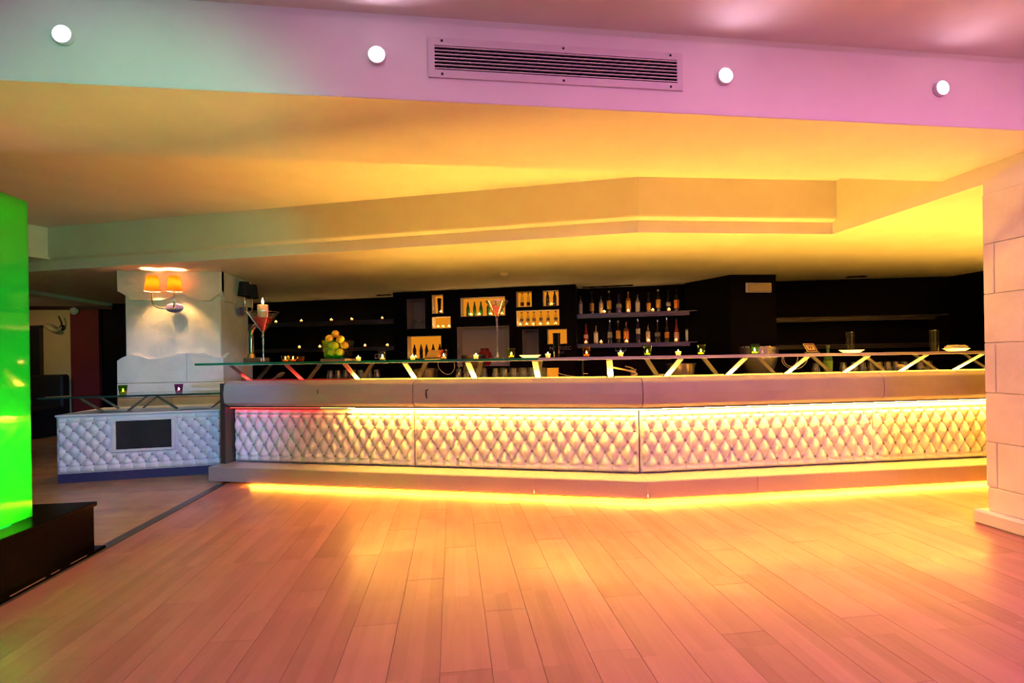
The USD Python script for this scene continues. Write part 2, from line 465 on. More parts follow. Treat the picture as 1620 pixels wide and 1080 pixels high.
# lettering on the niche block, half hidden by a tall glass
for txt, s0, z0, h in (("NORDIC", 2.665, 1.345, 0.052), ("MIST", 2.80, 1.285, 0.03)):
    tm = meshkit.text_mesh(txt, h, 0.002)
    w = tm.bounds[1][0]
    k = (0.355 / w) if txt == "NORDIC" else 1.0
    tm = bent_slab(tm, lambda v, k=k, s0=s0, z0=z0: np.array([back_pt(s0 + p[0] * k, 0.0005 + p[2], z0 + p[1]) for p in v]))
    struct("lettering", tm, principled("lettering_grey", (0.30, 0.26, 0.28), 0.5), wb, False)

# white pillar with carved boards behind the low bar
p1 = setting("pillar", label="white carved pillar carrying the lit wall lamp behind the low bar")
struct("shaft", bx(-4.05, -2.93, 6.60, 7.45, 0, 2.377, 0.01), plaster, p1, False)
cap = Polygon([(-4.10, 2.377), (-4.10, 2.125), (-4.05, 2.10), (-3.935, 2.018), (-3.62, 2.012), (-3.52, 2.03), (-3.42, 2.085), (-3.33, 2.085), (-3.22, 2.03), (-3.13, 2.008), (-3.03, 2.012), (-2.885, 2.125), (-2.885, 2.377)])


def board(poly, y0, y1):
    mm = trimesh.creation.extrude_polygon(poly, y1 - y0, engine="earcut")
    return bent_slab(mm, lambda v: np.stack([v[:, 0], y0 + v[:, 2], v[:, 1]], 1))


struct("carved_capital", board(cap, 6.545, 6.602), plaster, p1, False)
capside = Polygon([(6.546, 2.377), (6.546, 2.15), (6.57, 2.08), (6.66, 2.02), (6.95, 2.02), (7.1, 2.1), (7.3, 2.1), (7.46, 2.02), (7.46, 2.377)])
mm = trimesh.creation.extrude_polygon(capside, 0.045, engine="earcut")
struct("carved_capital", bent_slab(mm, lambda v: np.stack([-2.93 + v[:, 2], v[:, 0], v[:, 1]], 1)), plaster, p1, False)


def wavy(x):
    xs = [-4.12, -4.07, -3.96, -3.88, -3.76, -3.66, -3.55, -3.42, -3.10, -3.02, -2.93, -2.885]
    zs = [1.262, 1.30, 1.345, 1.325, 1.278, 1.278, 1.305, 1.345, 1.348, 1.31, 1.275, 1.285]
    return np.interp(x, xs, zs)


for a, b in ((-4.12, -3.322), (-3.316, -2.885)):
    xs = np.linspace(a, b, 24)
    struct("stone_block", board(Polygon([(a, 0.984), *zip(xs, wavy(xs)), (b, 0.984)]), 6.552, 6.60), plaster, p1, False)
for a, b, z0, z1 in ((-4.125, -2.88, 0.80, 0.978), (-4.125, -3.502, 0.56, 0.795), (-3.497, -2.88, 0.56, 0.795), (-4.125, -2.88, 0.30, 0.555), (-4.125, -2.88, 0.0, 0.295)):
    struct("stone_block", bx(a, b, 6.548, 6.60, z0, z1, 0.006), plaster, p1, False)
sd = Polygon([(6.60, 0.0), (6.60, 1.275), (6.66, 1.31), (6.74, 1.35), (7.0, 1.345), (7.2, 1.28), (7.46, 1.345), (7.46, 0.0)])
mm = trimesh.creation.extrude_polygon(sd, 0.045, engine="earcut")
struct("side_board", bent_slab(mm, lambda v: np.stack([-2.93 + v[:, 2], v[:, 0], v[:, 1]], 1)), plaster, p1, False)

# rusticated pillar at the right edge of the room
p2 = setting("pillar", label="pale stone block pillar with a moulded foot nearest the camera")
struct("core", bx(3.70, 4.58, 1.31, 2.935, 0, 2.29), plaster, p2)
struct("pillar_foot", bx(3.635, 4.62, 1.25, 2.995, 0.0, 0.098, 0.012), plaster, p2, False)
courses = [0.098, 0.264, 0.577, 0.917, 1.264, 1.601, 1.946, 2.292]
for i, (z0, z1) in enumerate(zip(courses[:-1], courses[1:])):
    cuts = [1.30, 2.93 - 0.055, 2.945] if i % 2 == 1 else ([1.30, 2.25, 2.945] if i else [1.30, 2.935])
    for a, b in zip(cuts[:-1], cuts[1:]):
        struct("stone_block", bx(3.688, 3.74, a + 0.0015, b - 0.0015, z0 + 0.0018, z1 - 0.0018, 0.004), plaster, p2, False)
    struct("stone_block", bx(3.741, 4.58, 2.90, 2.945, z0 + 0.0018, z1 - 0.0018, 0.004), plaster, p2, False)

# ------------------------------------------------------------------ the bar counter
REND = 5.95
counter = thing("bar_counter", "long angled bar counter with white tufted front and steel step", "bar counter")
KICK = [(-0.75, 0.0), (0.19, 0.0), (0.19, 0.155), (-0.02, 0.155), (-0.02, 0.66), (-0.75, 0.66)]
step = [(-0.01, 0.160), (0.276, 0.160), (0.276, 0.034), (0.290, 0.034), (0.292, 0.037), (0.292, 0.168), (0.285, 0.176), (-0.01, 0.176)]
for s0, s1 in ((-4.19, 0), (0, REND)):
    obj("carcass", bar_sweep(KICK, s0 + (0.06 if s0 < 0 else 0), s1), black_matt, counter, False)
    obj("carcass_back", bar_sweep([(-0.75, 0.655), (-0.03, 0.655), (-0.03, 0.95), (-0.75, 0.95)], s0 + (0.06 if s0 < 0 else 0), s1), black_matt, counter, False)
for s0, s1 in ((-4.20, -2.55), (-2.55, -0.905), (-0.905, 0), (0, 0.93), (0.93, 3.30), (3.30, REND)):
    obj("foot_step", bar_sweep(step, s0, s1, 0.0012), steel, counter, 20, label="brushed steel foot step")
obj("step_light", bar_sweep([(0.240, 0.034), (0.258, 0.034), (0.258, 0.046), (0.240, 0.046)], -3.75, 0), led_plinth, counter, False, label="amber light strip under the step")
obj("step_light", bar_sweep([(0.240, 0.034), (0.258, 0.034), (0.258, 0.046), (0.240, 0.046)], 0, REND), led_plinth, counter, False, label="amber light strip under the step")


def smoothstep(a, b, x):
    t = np.clip((x - a) / (b - a), 0, 1)
    return t * t * (3 - 2 * t)


def tufted(width, height, dx, dz, z_first, x_shift, depth=0.056, hole=None, res=0.0085):
    """A buttoned panel, x across, y out, z up: (mesh, the button centres)."""
    nx, nz = int(width / res) + 1, int(height / res) + 1
    X, Z = np.meshgrid(np.linspace(0, width, nx), np.linspace(0, height, nz), indexing="ij")
    u, w = (X - x_shift) / dx, (Z - z_first) / (2 * dz)
    a, b = u + w, u - w
    h = (np.abs(np.sin(np.pi * a)) * np.abs(np.sin(np.pi * b))) ** 0.6
    # the buttons pull the pillows down
    pts = []
    k = 0
    z = z_first
    while z < height - 0.025:
        xx = x_shift + (dx / 2 if k % 2 else 0)
        while xx > 0.02 + dx:
            xx -= dx
        while xx < width - 0.015:
            if xx > 0.015 and not (hole and hole[0] - 0.02 < xx < hole[1] + 0.02 and hole[2] - 0.02 < z < hole[3] + 0.02):
                pts.append((xx, z))
            xx += dx
        k += 1; z += dz
    top = z_first + (k - 1) * dz
    edge = np.minimum.reduce([X, width - X])
    lower = smoothstep(z_first - 0.5 * dz, z_first, Z)
    upper = 1 - smoothstep(top, top + 0.5 * dz, Z)
    inner = lower * upper
    pleat = np.abs(np.sin(np.pi * (X - x_shift) / dx)) ** 0.42          # straight pleats below and above the rows
    pleat2 = np.abs(np.sin(np.pi * (X - x_shift - (dx / 2 if (k - 1) % 2 else 0)) / dx)) ** 0.42
    h = np.where(Z < z_first, np.maximum(h * lower, pleat * (1 - lower) * 0.8 + 0.2 * h), h)
    h = np.where(Z > top, np.maximum(h * upper, pleat2 * (1 - upper) * 0.8 + 0.2 * h), h)
    h *= smoothstep(0.0, 0.035, edge) * smoothstep(0.0, 0.03, Z) * smoothstep(0.0, 0.03, height - Z) * 0.88 + 0.12
    if hole:
        dh = np.maximum(np.maximum(hole[0] - X, X - hole[1]), np.maximum(hole[2] - Z, Z - hole[3]))
        h *= smoothstep(-0.005, 0.035, dh)
    Y = depth * (0.25 + 0.75 * h)
    Y = np.where((edge < 1e-6) | (Z < 1e-6) | (Z > height - 1e-6), 0.006, Y)
    n = nx * nz
    v = np.vstack([np.stack([X, Y, Z], -1).reshape(-1, 3), np.stack([X, X * 0 - 0.002, Z], -1).reshape(-1, 3)[[0, nz - 1, n - nz, n - 1]]])
    i, j = np.meshgrid(np.arange(nx - 1), np.arange(nz - 1), indexing="ij")
    q = np.stack([i * nz + j, i * nz + j + 1, (i + 1) * nz + j + 1, (i + 1) * nz + j], -1).reshape(-1, 4)
    f = np.vstack([q[:, [0, 1, 2]], q[:, [0, 2, 3]], [[n, n + 2, n + 1], [n + 1, n + 2, n + 3]]])
    return trimesh.Trimesh(v, f, process=False), pts


def buttons(pts, y=0.020, r=0.0125):
    base = trimesh.creation.icosphere(1, r); base.vertices *= [1, 0.55, 1]
    out = []
    for px, pz in pts:
        b = base.copy(); b.apply_translation([px, y, pz]); out.append(b)
    return CAT(out)


def on_bar(mesh, s0):
    """Panel coordinates (x along from s0, y out, z) to the room; s0 < 0 lies on the left wing."""
    if s0 < 0:
        return bent_slab(mesh, lambda v: np.column_stack([CORNER + np.outer(s0 + v[:, 0], DL) + np.outer(v[:, 1], NL), v[:, 2]])) if mesh.volume != 0 else mesh
    return bent_slab(mesh, lambda v: np.column_stack([CORNER[0] + s0 - 100 + v[:, 0], CORNER[1] - v[:, 1], v[:, 2]]))


PANZ0, PANH = 0.180, 0.548
for i, (s0, s1) in enumerate(((-4.13, -2.122), (-2.116, -0.004), (100.004, 102.287), (102.293, 104.55), (104.556, 105.9))):
    w = s1 - s0
    nb = max(4, round(w / 0.128))
    dx = w / (nb + 0.05)
    mesh, pts = tufted(w, PANH, dx, 0.0985, 0.078, dx * 0.3)
    mesh.apply_translation([0, 0, PANZ0])
    bm = buttons(pts); bm.apply_translation([0, 0, PANZ0])
    pn = obj("tufted_panel", on_bar(mesh, s0), leather, counter, 60)
    obj("buttons", on_bar(bm, s0), button_look, pn, True, kind="stuff")

# light groove between panel and bolster
groove = [(-0.02, 0.66), (0.012, 0.716), (0.012, 0.765), (-0.02, 0.765)]
strip = [(0.060, 0.744), (0.084, 0.744), (0.084, 0.751), (0.060, 0.751)]
LIT = -2.78
for s0, s1 in ((-4.13, 0), (0, REND)):
    obj("groove", bar_sweep([(-0.03, 0.7285), (0.004, 0.7285), (0.004, 0.7525), (0.10, 0.7525), (0.10, 0.7615), (-0.03, 0.7615)], s0, s1), dark_metal, counter, False)
obj("light_strip", bar_sweep(strip, -4.12, LIT - 0.30), led_red, counter, False, label="red end of the light strip")
obj("light_strip", bar_sweep(strip, LIT - 0.30, LIT), emitter("led_orange", (1.0, 0.25, 0.04), 9.0), counter, False, label="orange stretch of the light strip")
obj("light_strip", bar_sweep(strip, LIT, 0), led_amber, counter, False, label="amber light strip under the bolster")
obj("light_strip", bar_sweep(strip, 0, REND), led_amber, counter, False, label="amber light strip under the bolster")
bol = Polygon([(-0.03, 0.762), (0.10, 0.762), (0.168, 0.80), (0.178, 0.89), (0.165, 0.99), (0.10, 1.028), (-0.03, 1.02)]).buffer(-0.03).buffer(0.03, quad_segs=6)
for s0, s1 in ((-4.12, -2.06), (-2.06, 0), (0, 2.262), (2.262, 4.5), (4.5, REND)):
    obj("bolster", bar_sweep(bol, s0, s1, 0.003), bolster, counter, 35)
obj("end_board", bar_sweep([(-0.75, 0.0), (0.14, 0.0), (0.14, 1.0), (-0.75, 1.0)], -4.19, -4.135), principled("end_board", (0.05, 0.04, 0.035), 0.5), counter, False)
for pp, sc in (((-1.93, 0.9), 0.03), ((-3.05, 0.92), 0.014)):
    zz = pp[1]
    tri = Polygon([(0, 0.04), (0.035, 0.05), (0.03, 0.035), (0.012, 0.03), (0.02, -0.06), (0.008, -0.07), (-0.004, -0.02)])
    tm = trimesh.creation.extrude_polygon(tri, 0.004, engine="earcut"); tm.vertices[:, :2] *= sc / 0.04
    obj("vinyl_tear", bent_slab(tm, lambda v: np.column_stack([CORNER + np.outer(pp[0] + v[:, 0], DL) + np.outer(0.1755 + v[:, 2], NL), zz + v[:, 1]])), dark_metal, counter, False, label="dark tear in the bolster cover")

worktop = thing("bar_worktop", "dark worktop running along the bar behind the white bolster", "worktop")
for s0, s1 in ((-4.13, 0), (0, REND)):
    obj("rail", bar_sweep([(-0.30, 0.985), (-0.032, 0.985), (-0.032, 1.005), (-0.30, 1.005)], s0, s1), shelf_steel, worktop, False)
    obj("top", bar_sweep([(-0.80, 0.951), (-0.032, 0.951), (-0.032, 0.984), (-0.80, 0.984)], s0, s1), dark_worktop, worktop, False)

top_strip = [(-0.082, 1.0054), (-0.036, 1.0054), (-0.036, 1.0115), (-0.082, 1.0115)]
STRUTS = [-4.03, -3.40, -2.765, -2.145, -1.53, -0.91, -0.215, 0.303, 0.90, 1.492, 2.094, 2.69, 3.284, 3.88, 4.47, 5.06, 5.65]
LIP = [(-0.089, 1.0051), (-0.086, 1.0051), (-0.086, 1.034), (-0.089, 1.034)]
at = [(-0.24 if q == -0.215 else q) for q in STRUTS]
cuts = [-4.13] + sorted(at + [0.0]) + [REND]
for a, b in zip(cuts[:-1], cuts[1:]):       # the lip is notched where a strut passes
    p = a + (0.034 if a in at else 0.0)
    q = b - (0.034 if b in at else 0.0)
    obj("channel_lip", bar_sweep(LIP, p, q), dark_metal, worktop, False)
obj("light_strip", bar_sweep(top_strip, -4.12, -2.8), emitter("led_red_top", RED, 14.0), worktop, False, label="red end of the light strip on the rail")
obj("light_strip", bar_sweep(top_strip, -2.8, 0), led_top, worktop, False, label="amber light strip on the rail")
obj("light_strip", bar_sweep(top_strip, 0, REND), led_top, worktop, False, label="amber light strip on the rail")

# glass shelf on crossed struts
SHELF0, SHELF1 = 1.192, 1.212
shelf = thing("glass_bar_shelf", "long green-edged glass shelf on steel struts above the bar counter", "glass shelf")
for s0, s1 in ((-4.42, -2.62), (-2.62, -0.86), (-0.86, 0), (0, 2.0), (2.0, 4.1), (4.1, REND)):
    obj("glass_pane", bar_sweep([(-0.52, SHELF0), (0.209, SHELF0), (0.209, SHELF1), (-0.52, SHELF1)], s0, s1, 0.001), shelf_glass, shelf, False)
for s0, s1, mt in ((-4.42, -2.62, green_edge), (-2.62, -0.86, green_edge), (-0.86, 0, steel), (0, 2.0, steel), (2.0, 4.1, steel), (4.1, REND, steel)):
    obj("edge_trim", bar_sweep([(0.2095, SHELF0 - 0.001), (0.2135, SHELF0 - 0.001), (0.2135, SHELF1 + 0.0005), (0.2095, SHELF1 + 0.0005)], s0, s1, 0.0005), mt, shelf, False, label="green glass edge" if mt is green_edge else "brushed metal edge trim")
prof = Polygon([(0.198, 1.1915), (0.198, 1.1895), (0.2085, 1.1865), (0.2125, 1.187), (0.2125, 1.1905), (0.2085, 1.1915)])
for s0, s1 in ((-4.42, -2.62), (-2.62, 0), (0, REND)):
    obj("edge_profile", bar_sweep(prof, s0, s1), white_plastic, shelf, False)
for s in STRUTS:
    if s == -0.215:      # at the corner the strut stands along the mitre
        b0, t0 = np.array([1.446, 4.3054, 1.0165]), np.array([1.345, 4.03, 1.182]); sd = np.array([1, -0.16, 0])
    else:
        b0, t0 = bar_pt(s, -0.106, 1.0165), bar_pt(s + 0.012, 0.172, 1.182); sd = np.array([*(DL if s < 0 else (1, 0)), 0])
    obj("strut", bar(b0, t0, 0.052, 0.008, sd), strut_steel, shelf, False)
    r0, r1 = bar_pt(s - 0.02, -0.225, 1.0145), bar_pt(s - 0.03, -0.47, 1.19)
    obj("rear_strut", bar(r0, r1, 0.05, 0.008, sd), strut_steel, shelf, False)
    obj("foot_plate", bar(bar_pt(s - 0.01, -0.1, 1.0092), bar_pt(s - 0.01, -0.255, 1.0092), 0.06, 0.008, sd), strut_steel, shelf, False)

# ------------------------------------------------------------------ low bar with its own glass table
LA, LB = np.array([-4.035, 5.506]), np.array([-2.37, 5.704])
LD = (LB - LA) / np.linalg.norm(LB - LA); LN = np.array([LD[1], -LD[0]])
LW = float(np.linalg.norm(LB - LA))
A_LOW = math.atan2(LD[1], LD[0])


def low_pt(s, off, z):
    q = LA + LD * s + LN * off
    return np.array([q[0], q[1], z])


def low_map(mesh):
    return bent_slab(mesh, lambda v: np.array([low_pt(*p) for p in v]))


lowbar = thing("low_bar", "low white tufted bar block with framed dark screen beside the pillar", "low bar")
obj("plinth", low_map(bx(0.0, LW - 0.02, -0.85, -0.004, 0.0, 0.094)), blue_plinth, lowbar, False, label="slate blue plinth")
obj("carcass", low_map(bx(0.0, LW - 0.02, -0.85, -0.003, 0.094, 0.68)), leather, lowbar, False)
obj("top_pad", low_map(bx(-0.006, LW - 0.02, -0.85, 0.036, 0.683, 0.706, 0.008)), leather, lowbar, False)
HOLE = (0.488, 1.078, 0.296 - 0.1, 0.647 - 0.1)
mesh, pts = tufted(LW - 0.05, 0.583, 0.117, 0.071, 0.083, 0.09, 0.036, hole=HOLE)
for mshape in (mesh,):
    mshape.apply_translation([0.0, 0, 0.1])
pn = obj("tufted_panel", low_map(mesh), leather, lowbar, 60)
bm = buttons(pts, 0.012); bm.apply_translation([0, 0, 0.1])
obj("buttons", low_map(bm), button_look, pn, True, kind="stuff")
h0, h1, h2, h3 = 0.497, 1.07, 0.300, 0.645
fr = CAT([bx(h0 - 0.004, h1 + 0.004, 0.0, 0.045, h2 - 0.004, h2 + 0.024, 0.004), bx(h0 - 0.004, h1 + 0.004, 0.0, 0.045, h3 - 0.024, h3 + 0.004, 0.004), bx(h0 - 0.004, h0 + 0.03, 0.0, 0.045, h2 + 0.024, h3 - 0.024, 0.004), bx(h1 - 0.026, h1 + 0.004, 0.0, 0.045, h2 + 0.024, h3 - 0.024, 0.004)])
sf = obj("screen_frame", low_map(fr), leather, lowbar, False)
obj("screen", low_map(bx(h0 + 0.03, h1 - 0.026, 0.0, 0.022, h2 + 0.024, h3 - 0.024)), screen_look, sf, False, label="smoked dark screen")

lowglass = thing("low_glass_table", "low dark glass shelf on crossed struts above the low bar", "glass shelf")
gp = Polygon([low_pt(-0.135, 0.05, 0)[:2], low_pt(LW - 0.16, 0.05, 0)[:2], low_pt(LW - 0.16, -0.62, 0)[:2], low_pt(0.35, -0.62, 0)[:2], low_pt(-0.135, -0.12, 0)[:2]])
obj("glass_pane", slab(gp, 0.873, 0.891), smoked_glass, lowglass, False)
obj("edge_trim", low_map(bx(-0.136, LW - 0.16, 0.0505, 0.0535, 0.8725, 0.8915)), principled("dark_glass_edge", (0.02, 0.05, 0.035), 0.2), lowglass, False)
for s, dn in ((0.32, 1), (0.62, -1), (1.02, 1), (1.42, -1)):
    for oy in ((-0.10, -0.42) if s < 0.9 else (-0.10,)):
        obj("strut", bar(low_pt(s - 0.16 * dn, oy + 0.03, 0.871), low_pt(s + 0.03 * dn, oy, 0.7195), 0.045, 0.008, (0, 1, 0)), strut_steel, lowglass, False)
for s in (0.47, 1.22):
    obj("foot_plate", low_map(bx(s - 0.14, s + 0.14, -0.13, -0.07, 0.7068, 0.7122)), strut_steel, lowglass, False)

# ------------------------------------------------------------------ green light column on its black platform
platform = thing("black_platform", "black lacquered platform under the green light column", "platform")
obj("body", bx(-3.9, -2.345, 1.45, 3.49, 0.0, 0.29, 0.006), black_lacquer, platform, False)
obj("top_board", bx(-3.92, -2.335, 1.43, 3.505, 0.282, 0.31, 0.004), black_lacquer, platform, False)
obj("foot_rail", bx(-3.9, -2.285, 1.45, 3.50, 0.0, 0.022, 0.004), black_lacquer, platform, False)
wl = []
for a, b in ((2.62, 2.72), (2.80, 3.02), (3.06, 3.12), (3.20, 3.33)):
    wl.append(bx(-2.2865, -2.2835, a, b, 0.017, 0.0222))
obj("scuffs", CAT(wl), worn_edge, platform, False, kind="stuff")
lc = thing("green_light_column", "glowing green glass light column on the black platform", "light column")
acrylic = usdkit.material(stage, "/World/Looks/green_acrylic", {"d": ("diffuse_bsdf", {"color": (0.03, 0.30, 0.06)}), "t": ("translucent_bsdf", {"color": (0.10, 0.85, 0.14)}), "m": ("mix_closure", {"fac": 0.75}), "g": ("glossy_bsdf", {"color": (1, 1, 1), "roughness": 0.05}), "f": ("fresnel", {"IOR": 1.4}), "m2": ("mix_closure", {})},
                          [("d.BSDF", "m.closure1"), ("t.BSDF", "m.closure2"), ("f.fac", "m2.fac"), ("m.closure", "m2.closure1"), ("g.BSDF", "m2.closure2")], surface="m2.closure")
GX, GY, GZ0, GZ1 = -2.491, 3.211, 0.314, 2.185
obj("glass_panel", bx(GX - 0.012, GX, 1.9, GY, GZ0, GZ1, 0.002), acrylic, lc, False)
obj("glass_panel", bx(GX - 0.7, GX - 0.013, GY - 0.012, GY, GZ0, GZ1, 0.002), acrylic, lc, False)
obj("glass_panel", bx(GX - 0.7, GX - 0.013, 1.9, 1.912, GZ0, GZ1, 0.002), acrylic, lc, False)
obj("glass_panel", bx(GX - 0.712, GX - 0.7, 1.9, GY, GZ0, GZ1, 0.002), acrylic, lc, False)
obj("column_top", bx(GX - 0.69, GX - 0.014, 1.915, GY - 0.014, GZ1 - 0.03, GZ1 - 0.015), white_plastic, lc, False)
obj("lamp_tube", CAT([tube([(GX - 0.13, y, 0.36), (GX - 0.13, y, 0.85)], 0.014, 8) for y in (2.2, 2.62, 3.02)]), emitter("green_tube", (0.0, 1.0, 0.06), S_GREEN), lc, False, label="green lamp tubes inside")
obj("lamp_base", bx(GX - 0.60, GX - 0.06, 2.0, 3.14, GZ0, GZ0 + 0.02), emitter("green_base", (0.0, 1.0, 0.05), 12.0), lc, False, label="green lamp tray inside")

# ------------------------------------------------------------------ beam: spots and grille
for i, (x, z, lab) in enumerate(((-1.736, 2.712, "round white spot lamp at the far left end of the beam"), (-0.342, 2.705, "round white spot lamp left of the ventilation grille"), (1.482, 2.705, "round white spot lamp just right of the ventilation grille"), (2.801, 2.709, "round white spot lamp at the right end of the beam"))):
    t = thing("spot_lamp", lab, "spot lamp", (x, 2.45, z), 0, "spot lamps on the ceiling beam")
    ring = lathe([(0.0, 0.0), (0.040, 0.0), (0.044, 0.004), (0.043, 0.021), (0.0395, 0.022), (0.0365, 0.006), (0.0, 0.006)], 28)
    dome = lathe([(0.0, 0.006), (0.036, 0.006), (0.0355, 0.010), (0.026, 0.013), (0.012, 0.0145), (0.0, 0.015)], 24)
    tilt = trimesh.transformations.rotation_matrix(math.pi / 2, [1, 0, 0])
    for mm in (ring, dome):
        mm.apply_transform(tilt)
    obj("ring", ring, white_plastic, t, 40)
    obj("lens", dome, emitter("spot_lens" + "_abcd"[0] + str(i), ((0.62, 0.72, 1.0), (1.0, 0.66, 0.90), (1.0, 0.62, 0.84), (1.0, 0.60, 0.80))[i], S_SPOT * (0.7, 3.0, 1.4, 1.0)[i]), t, 40)
gr = thing("ventilation_grille", "wide painted ventilation grille with black slots on the beam", "grille", (0.575, 2.45, 2.715))
GW, GH, IW, IH = 0.668, 0.099, 0.637, 0.061
fr = sbox(-GW, -GH, GW, GH).difference(sbox(-IW, -IH, IW, IH))
mm = trimesh.creation.extrude_polygon(fr, 0.012, engine="earcut")
obj("frame", bent_slab(mm, lambda v: np.stack([v[:, 0], -v[:, 2], v[:, 1]], 1)), grille_paint, gr, False)
obj("backing", bx(-IW, IW, -0.002, -0.0005, -IH, IH), void, gr, False)
for k in range(7):
    z = -IH + 0.0174 * (k + 0.5) + 0.0005 * k
    sl = bx(-IW, IW, -0.011, -0.003, z - 0.0027, z + 0.0027)
    obj("slat", sl, grille_paint, gr, False)
for sx in (-0.60, 0.02, 0.60):
    for sz in (-0.083, 0.083):
        sc = trimesh.creation.cylinder(0.006, 0.004, sections=10); sc.apply_transform(tilt); sc.apply_translation([sx, -0.0135, sz])
        obj("screw", sc, dark_metal, gr, False)

# ------------------------------------------------------------------ wall lamps
shade_lit = shade_cloth("amber_shade", (0.10, 0.045, 0.015), (0.55, 0.26, 0.06))
shade_dark = principled("black_shade", (0.006, 0.005, 0.005), 0.8)
purple_chrome = principled("violet_chrome", (0.30, 0.24, 0.62), 0.3, 0.55)


def wall_lamp(label, loc, rotz, lit):
    t = thing("wall_lamp", label, "wall lamp", loc, rotz)
    plate = trimesh.creation.icosphere(3, 1.0); plate.vertices *= [0.105, 0.028, 0.062]; plate.apply_translation([0, -0.012, -0.375])
    obj("back_plate", plate, purple_chrome, t, True)
    for sx, dx in ((-1, -0.185), (1, 0.065)):
        arm = curve([(0.03, -0.04, -0.385), (dx * 0.5, -0.09, -0.395), (dx * 0.95, -0.13, -0.34), (dx, -0.13, -0.2), (dx, -0.13, -0.12)], 22)
        obj("arm", tube(arm, 0.009, 10), chrome, t, True)
        z0, z1, r0, r1 = -0.185, 0.0, 0.083, 0.060
        sh = lathe([(r0, z0), (r1, z1), (r1 - 0.002, z1), (r0 - 0.002, z0), (r0, z0)], 32)
        sh.apply_translation([dx, -0.13, 0])
        s = obj("lamp_shade", sh, shade_lit if lit else shade_dark, t, 30, label="amber glowing fabric shade" if lit else "unlit black shade")
        rim = lathe([(r0 - 0.004, z0 - 0.003), (r0 + 0.001, z0 - 0.003), (r0 + 0.001, z0 + 0.003), (r0 - 0.004, z0 + 0.003), (r0 - 0.004, z0 - 0.003)], 32); rim.apply_translation([dx, -0.13, 0])
        obj("rim", rim, dark_metal if not lit else white_plastic, s, False)
        bulb = trimesh.creation.icosphere(2, 0.021); bulb.vertices[:, 2] *= 1.3; bulb.apply_translation([dx, -0.13, -0.085])
        obj("bulb", bulb, emitter("warm_bulb", (1.0, 0.52, 0.16), S_BULB) if lit else white_plastic, t, True)
    return t


wall_lamp("lit wall lamp with two amber shades on the white pillar front", (-3.44, 6.545, 2.292), 0.0, True)
wall_lamp("unlit wall lamp with two black shades on the pillar side", (-2.885, 7.08, 2.30), math.pi / 2, False)
t = thing("shell_wall_lamp", "unlit shell-shaped wall lamp on the cream wall of the back room", "wall lamp", (-7.19, 9.98, 1.93))
obj("back_plate", lathe([(0, 0), (0.05, 0), (0.05, 0.02), (0, 0.03)], 20).apply_transform(tilt), dark_metal, t, True)
hornp = curve([(0.0, -0.03, 0.02), (-0.01, -0.10, -0.06), (-0.06, -0.13, -0.05), (-0.13, -0.13, 0.0), (-0.20, -0.12, 0.03)], 18)
obj("shade", tube(hornp, np.interp(np.linspace(0, 1, 18), [0, 0.35, 0.75, 1], [0.012, 0.035, 0.062, 0.045]), 16), principled("shell_glass", (0.55, 0.45, 0.25), 0.25), t, True)
obj("arm", tube(curve([(0.0, -0.02, 0.0), (0.05, -0.1, 0.08), (0.02, -0.12, 0.2)], 12), 0.012, 8), dark_metal, t, True)
obj("wall_rosette", lathe([(0, 0), (0.07, 0), (0.075, 0.02), (0.05, 0.05), (0, 0.06)], 20).apply_transform(tilt).apply_translation([-6.95, 9.93, 2.235]), principled("pale_green_fitting", (0.42, 0.52, 0.45), 0.5), None, 40, label="small pale round fitting high on the dark red panel", category="fitting")
bq = thing("banquette", "dark banquette bench along the wall of the back room", "bench", (-7.38, 9.4, 0))
obj("seat", bx(-0.60, 0.42, -0.5, 0.29, 0.0, 0.50, 0.03), black_matt, bq, False)
obj("backrest", bx(-0.60, 0.36, 0.3, 0.5, 0.0, 1.06, 0.03), black_matt, bq, False)

# ------------------------------------------------------------------ ceiling bits and wall fittings
t = thing("smoke_detector", "small white round smoke detector on the low ceiling", "smoke detector", (0.72, 6.54, 2.377))
obj("base", lathe([(0, 0), (0.06, 0), (0.06, -0.018), (0, -0.018)], 24), white_plastic, t, 40)
obj("head", lathe([(0, -0.018), (0.045, -0.018), (0.04, -0.04), (0.02, -0.05), (0, -0.05)], 24), white_plastic, t, 40)
for (a, b, lab) in (((2.16, 7.80), (2.93, 7.52), "dark linear slot in the ceiling above the bottle shelves"), ((-1.30, 8.78), (-1.05, 8.69), "dark short slot in the ceiling left of the niche wall"), ((5.98, 6.66), (6.24, 6.60), "dark short slot in the ceiling above the right wall shelf")):
    t = thing("ceiling_slot", lab, "ceiling vent")
    a3, b3 = np.array([*a, LOWZ - 0.004]), np.array([*b, LOWZ - 0.004])
    obj("frame", bar(a3, b3, 0.09, 0.008, (0, 1, 0)), dark_metal, t, False)
    obj("slot", bar(a3 * 0.97 + b3 * 0.03 - [0, 0, 0.005], b3 * 0.97 + a3 * 0.03 - [0, 0, 0.005], 0.05, 0.004, (0, 1, 0)), void, t, False)
t = thing("emergency_light", "rectangular emergency light unit high on the black pier", "emergency light", (4.43, 6.535, 2.185))
obj("housing", bx(-0.2, 0.2, -0.03, 0.0, -0.072, 0.072, 0.012), white_plastic, t, False)
obj("diffuser", bx(-0.165, 0.185, -0.052, -0.03, -0.055, 0.055, 0.012), diffuser_look, t, False)
obj("tube", tube([(-0.11, -0.056, -0.01), (0.15, -0.056, -0.01)], 0.006, 8), white_plastic, t, False)


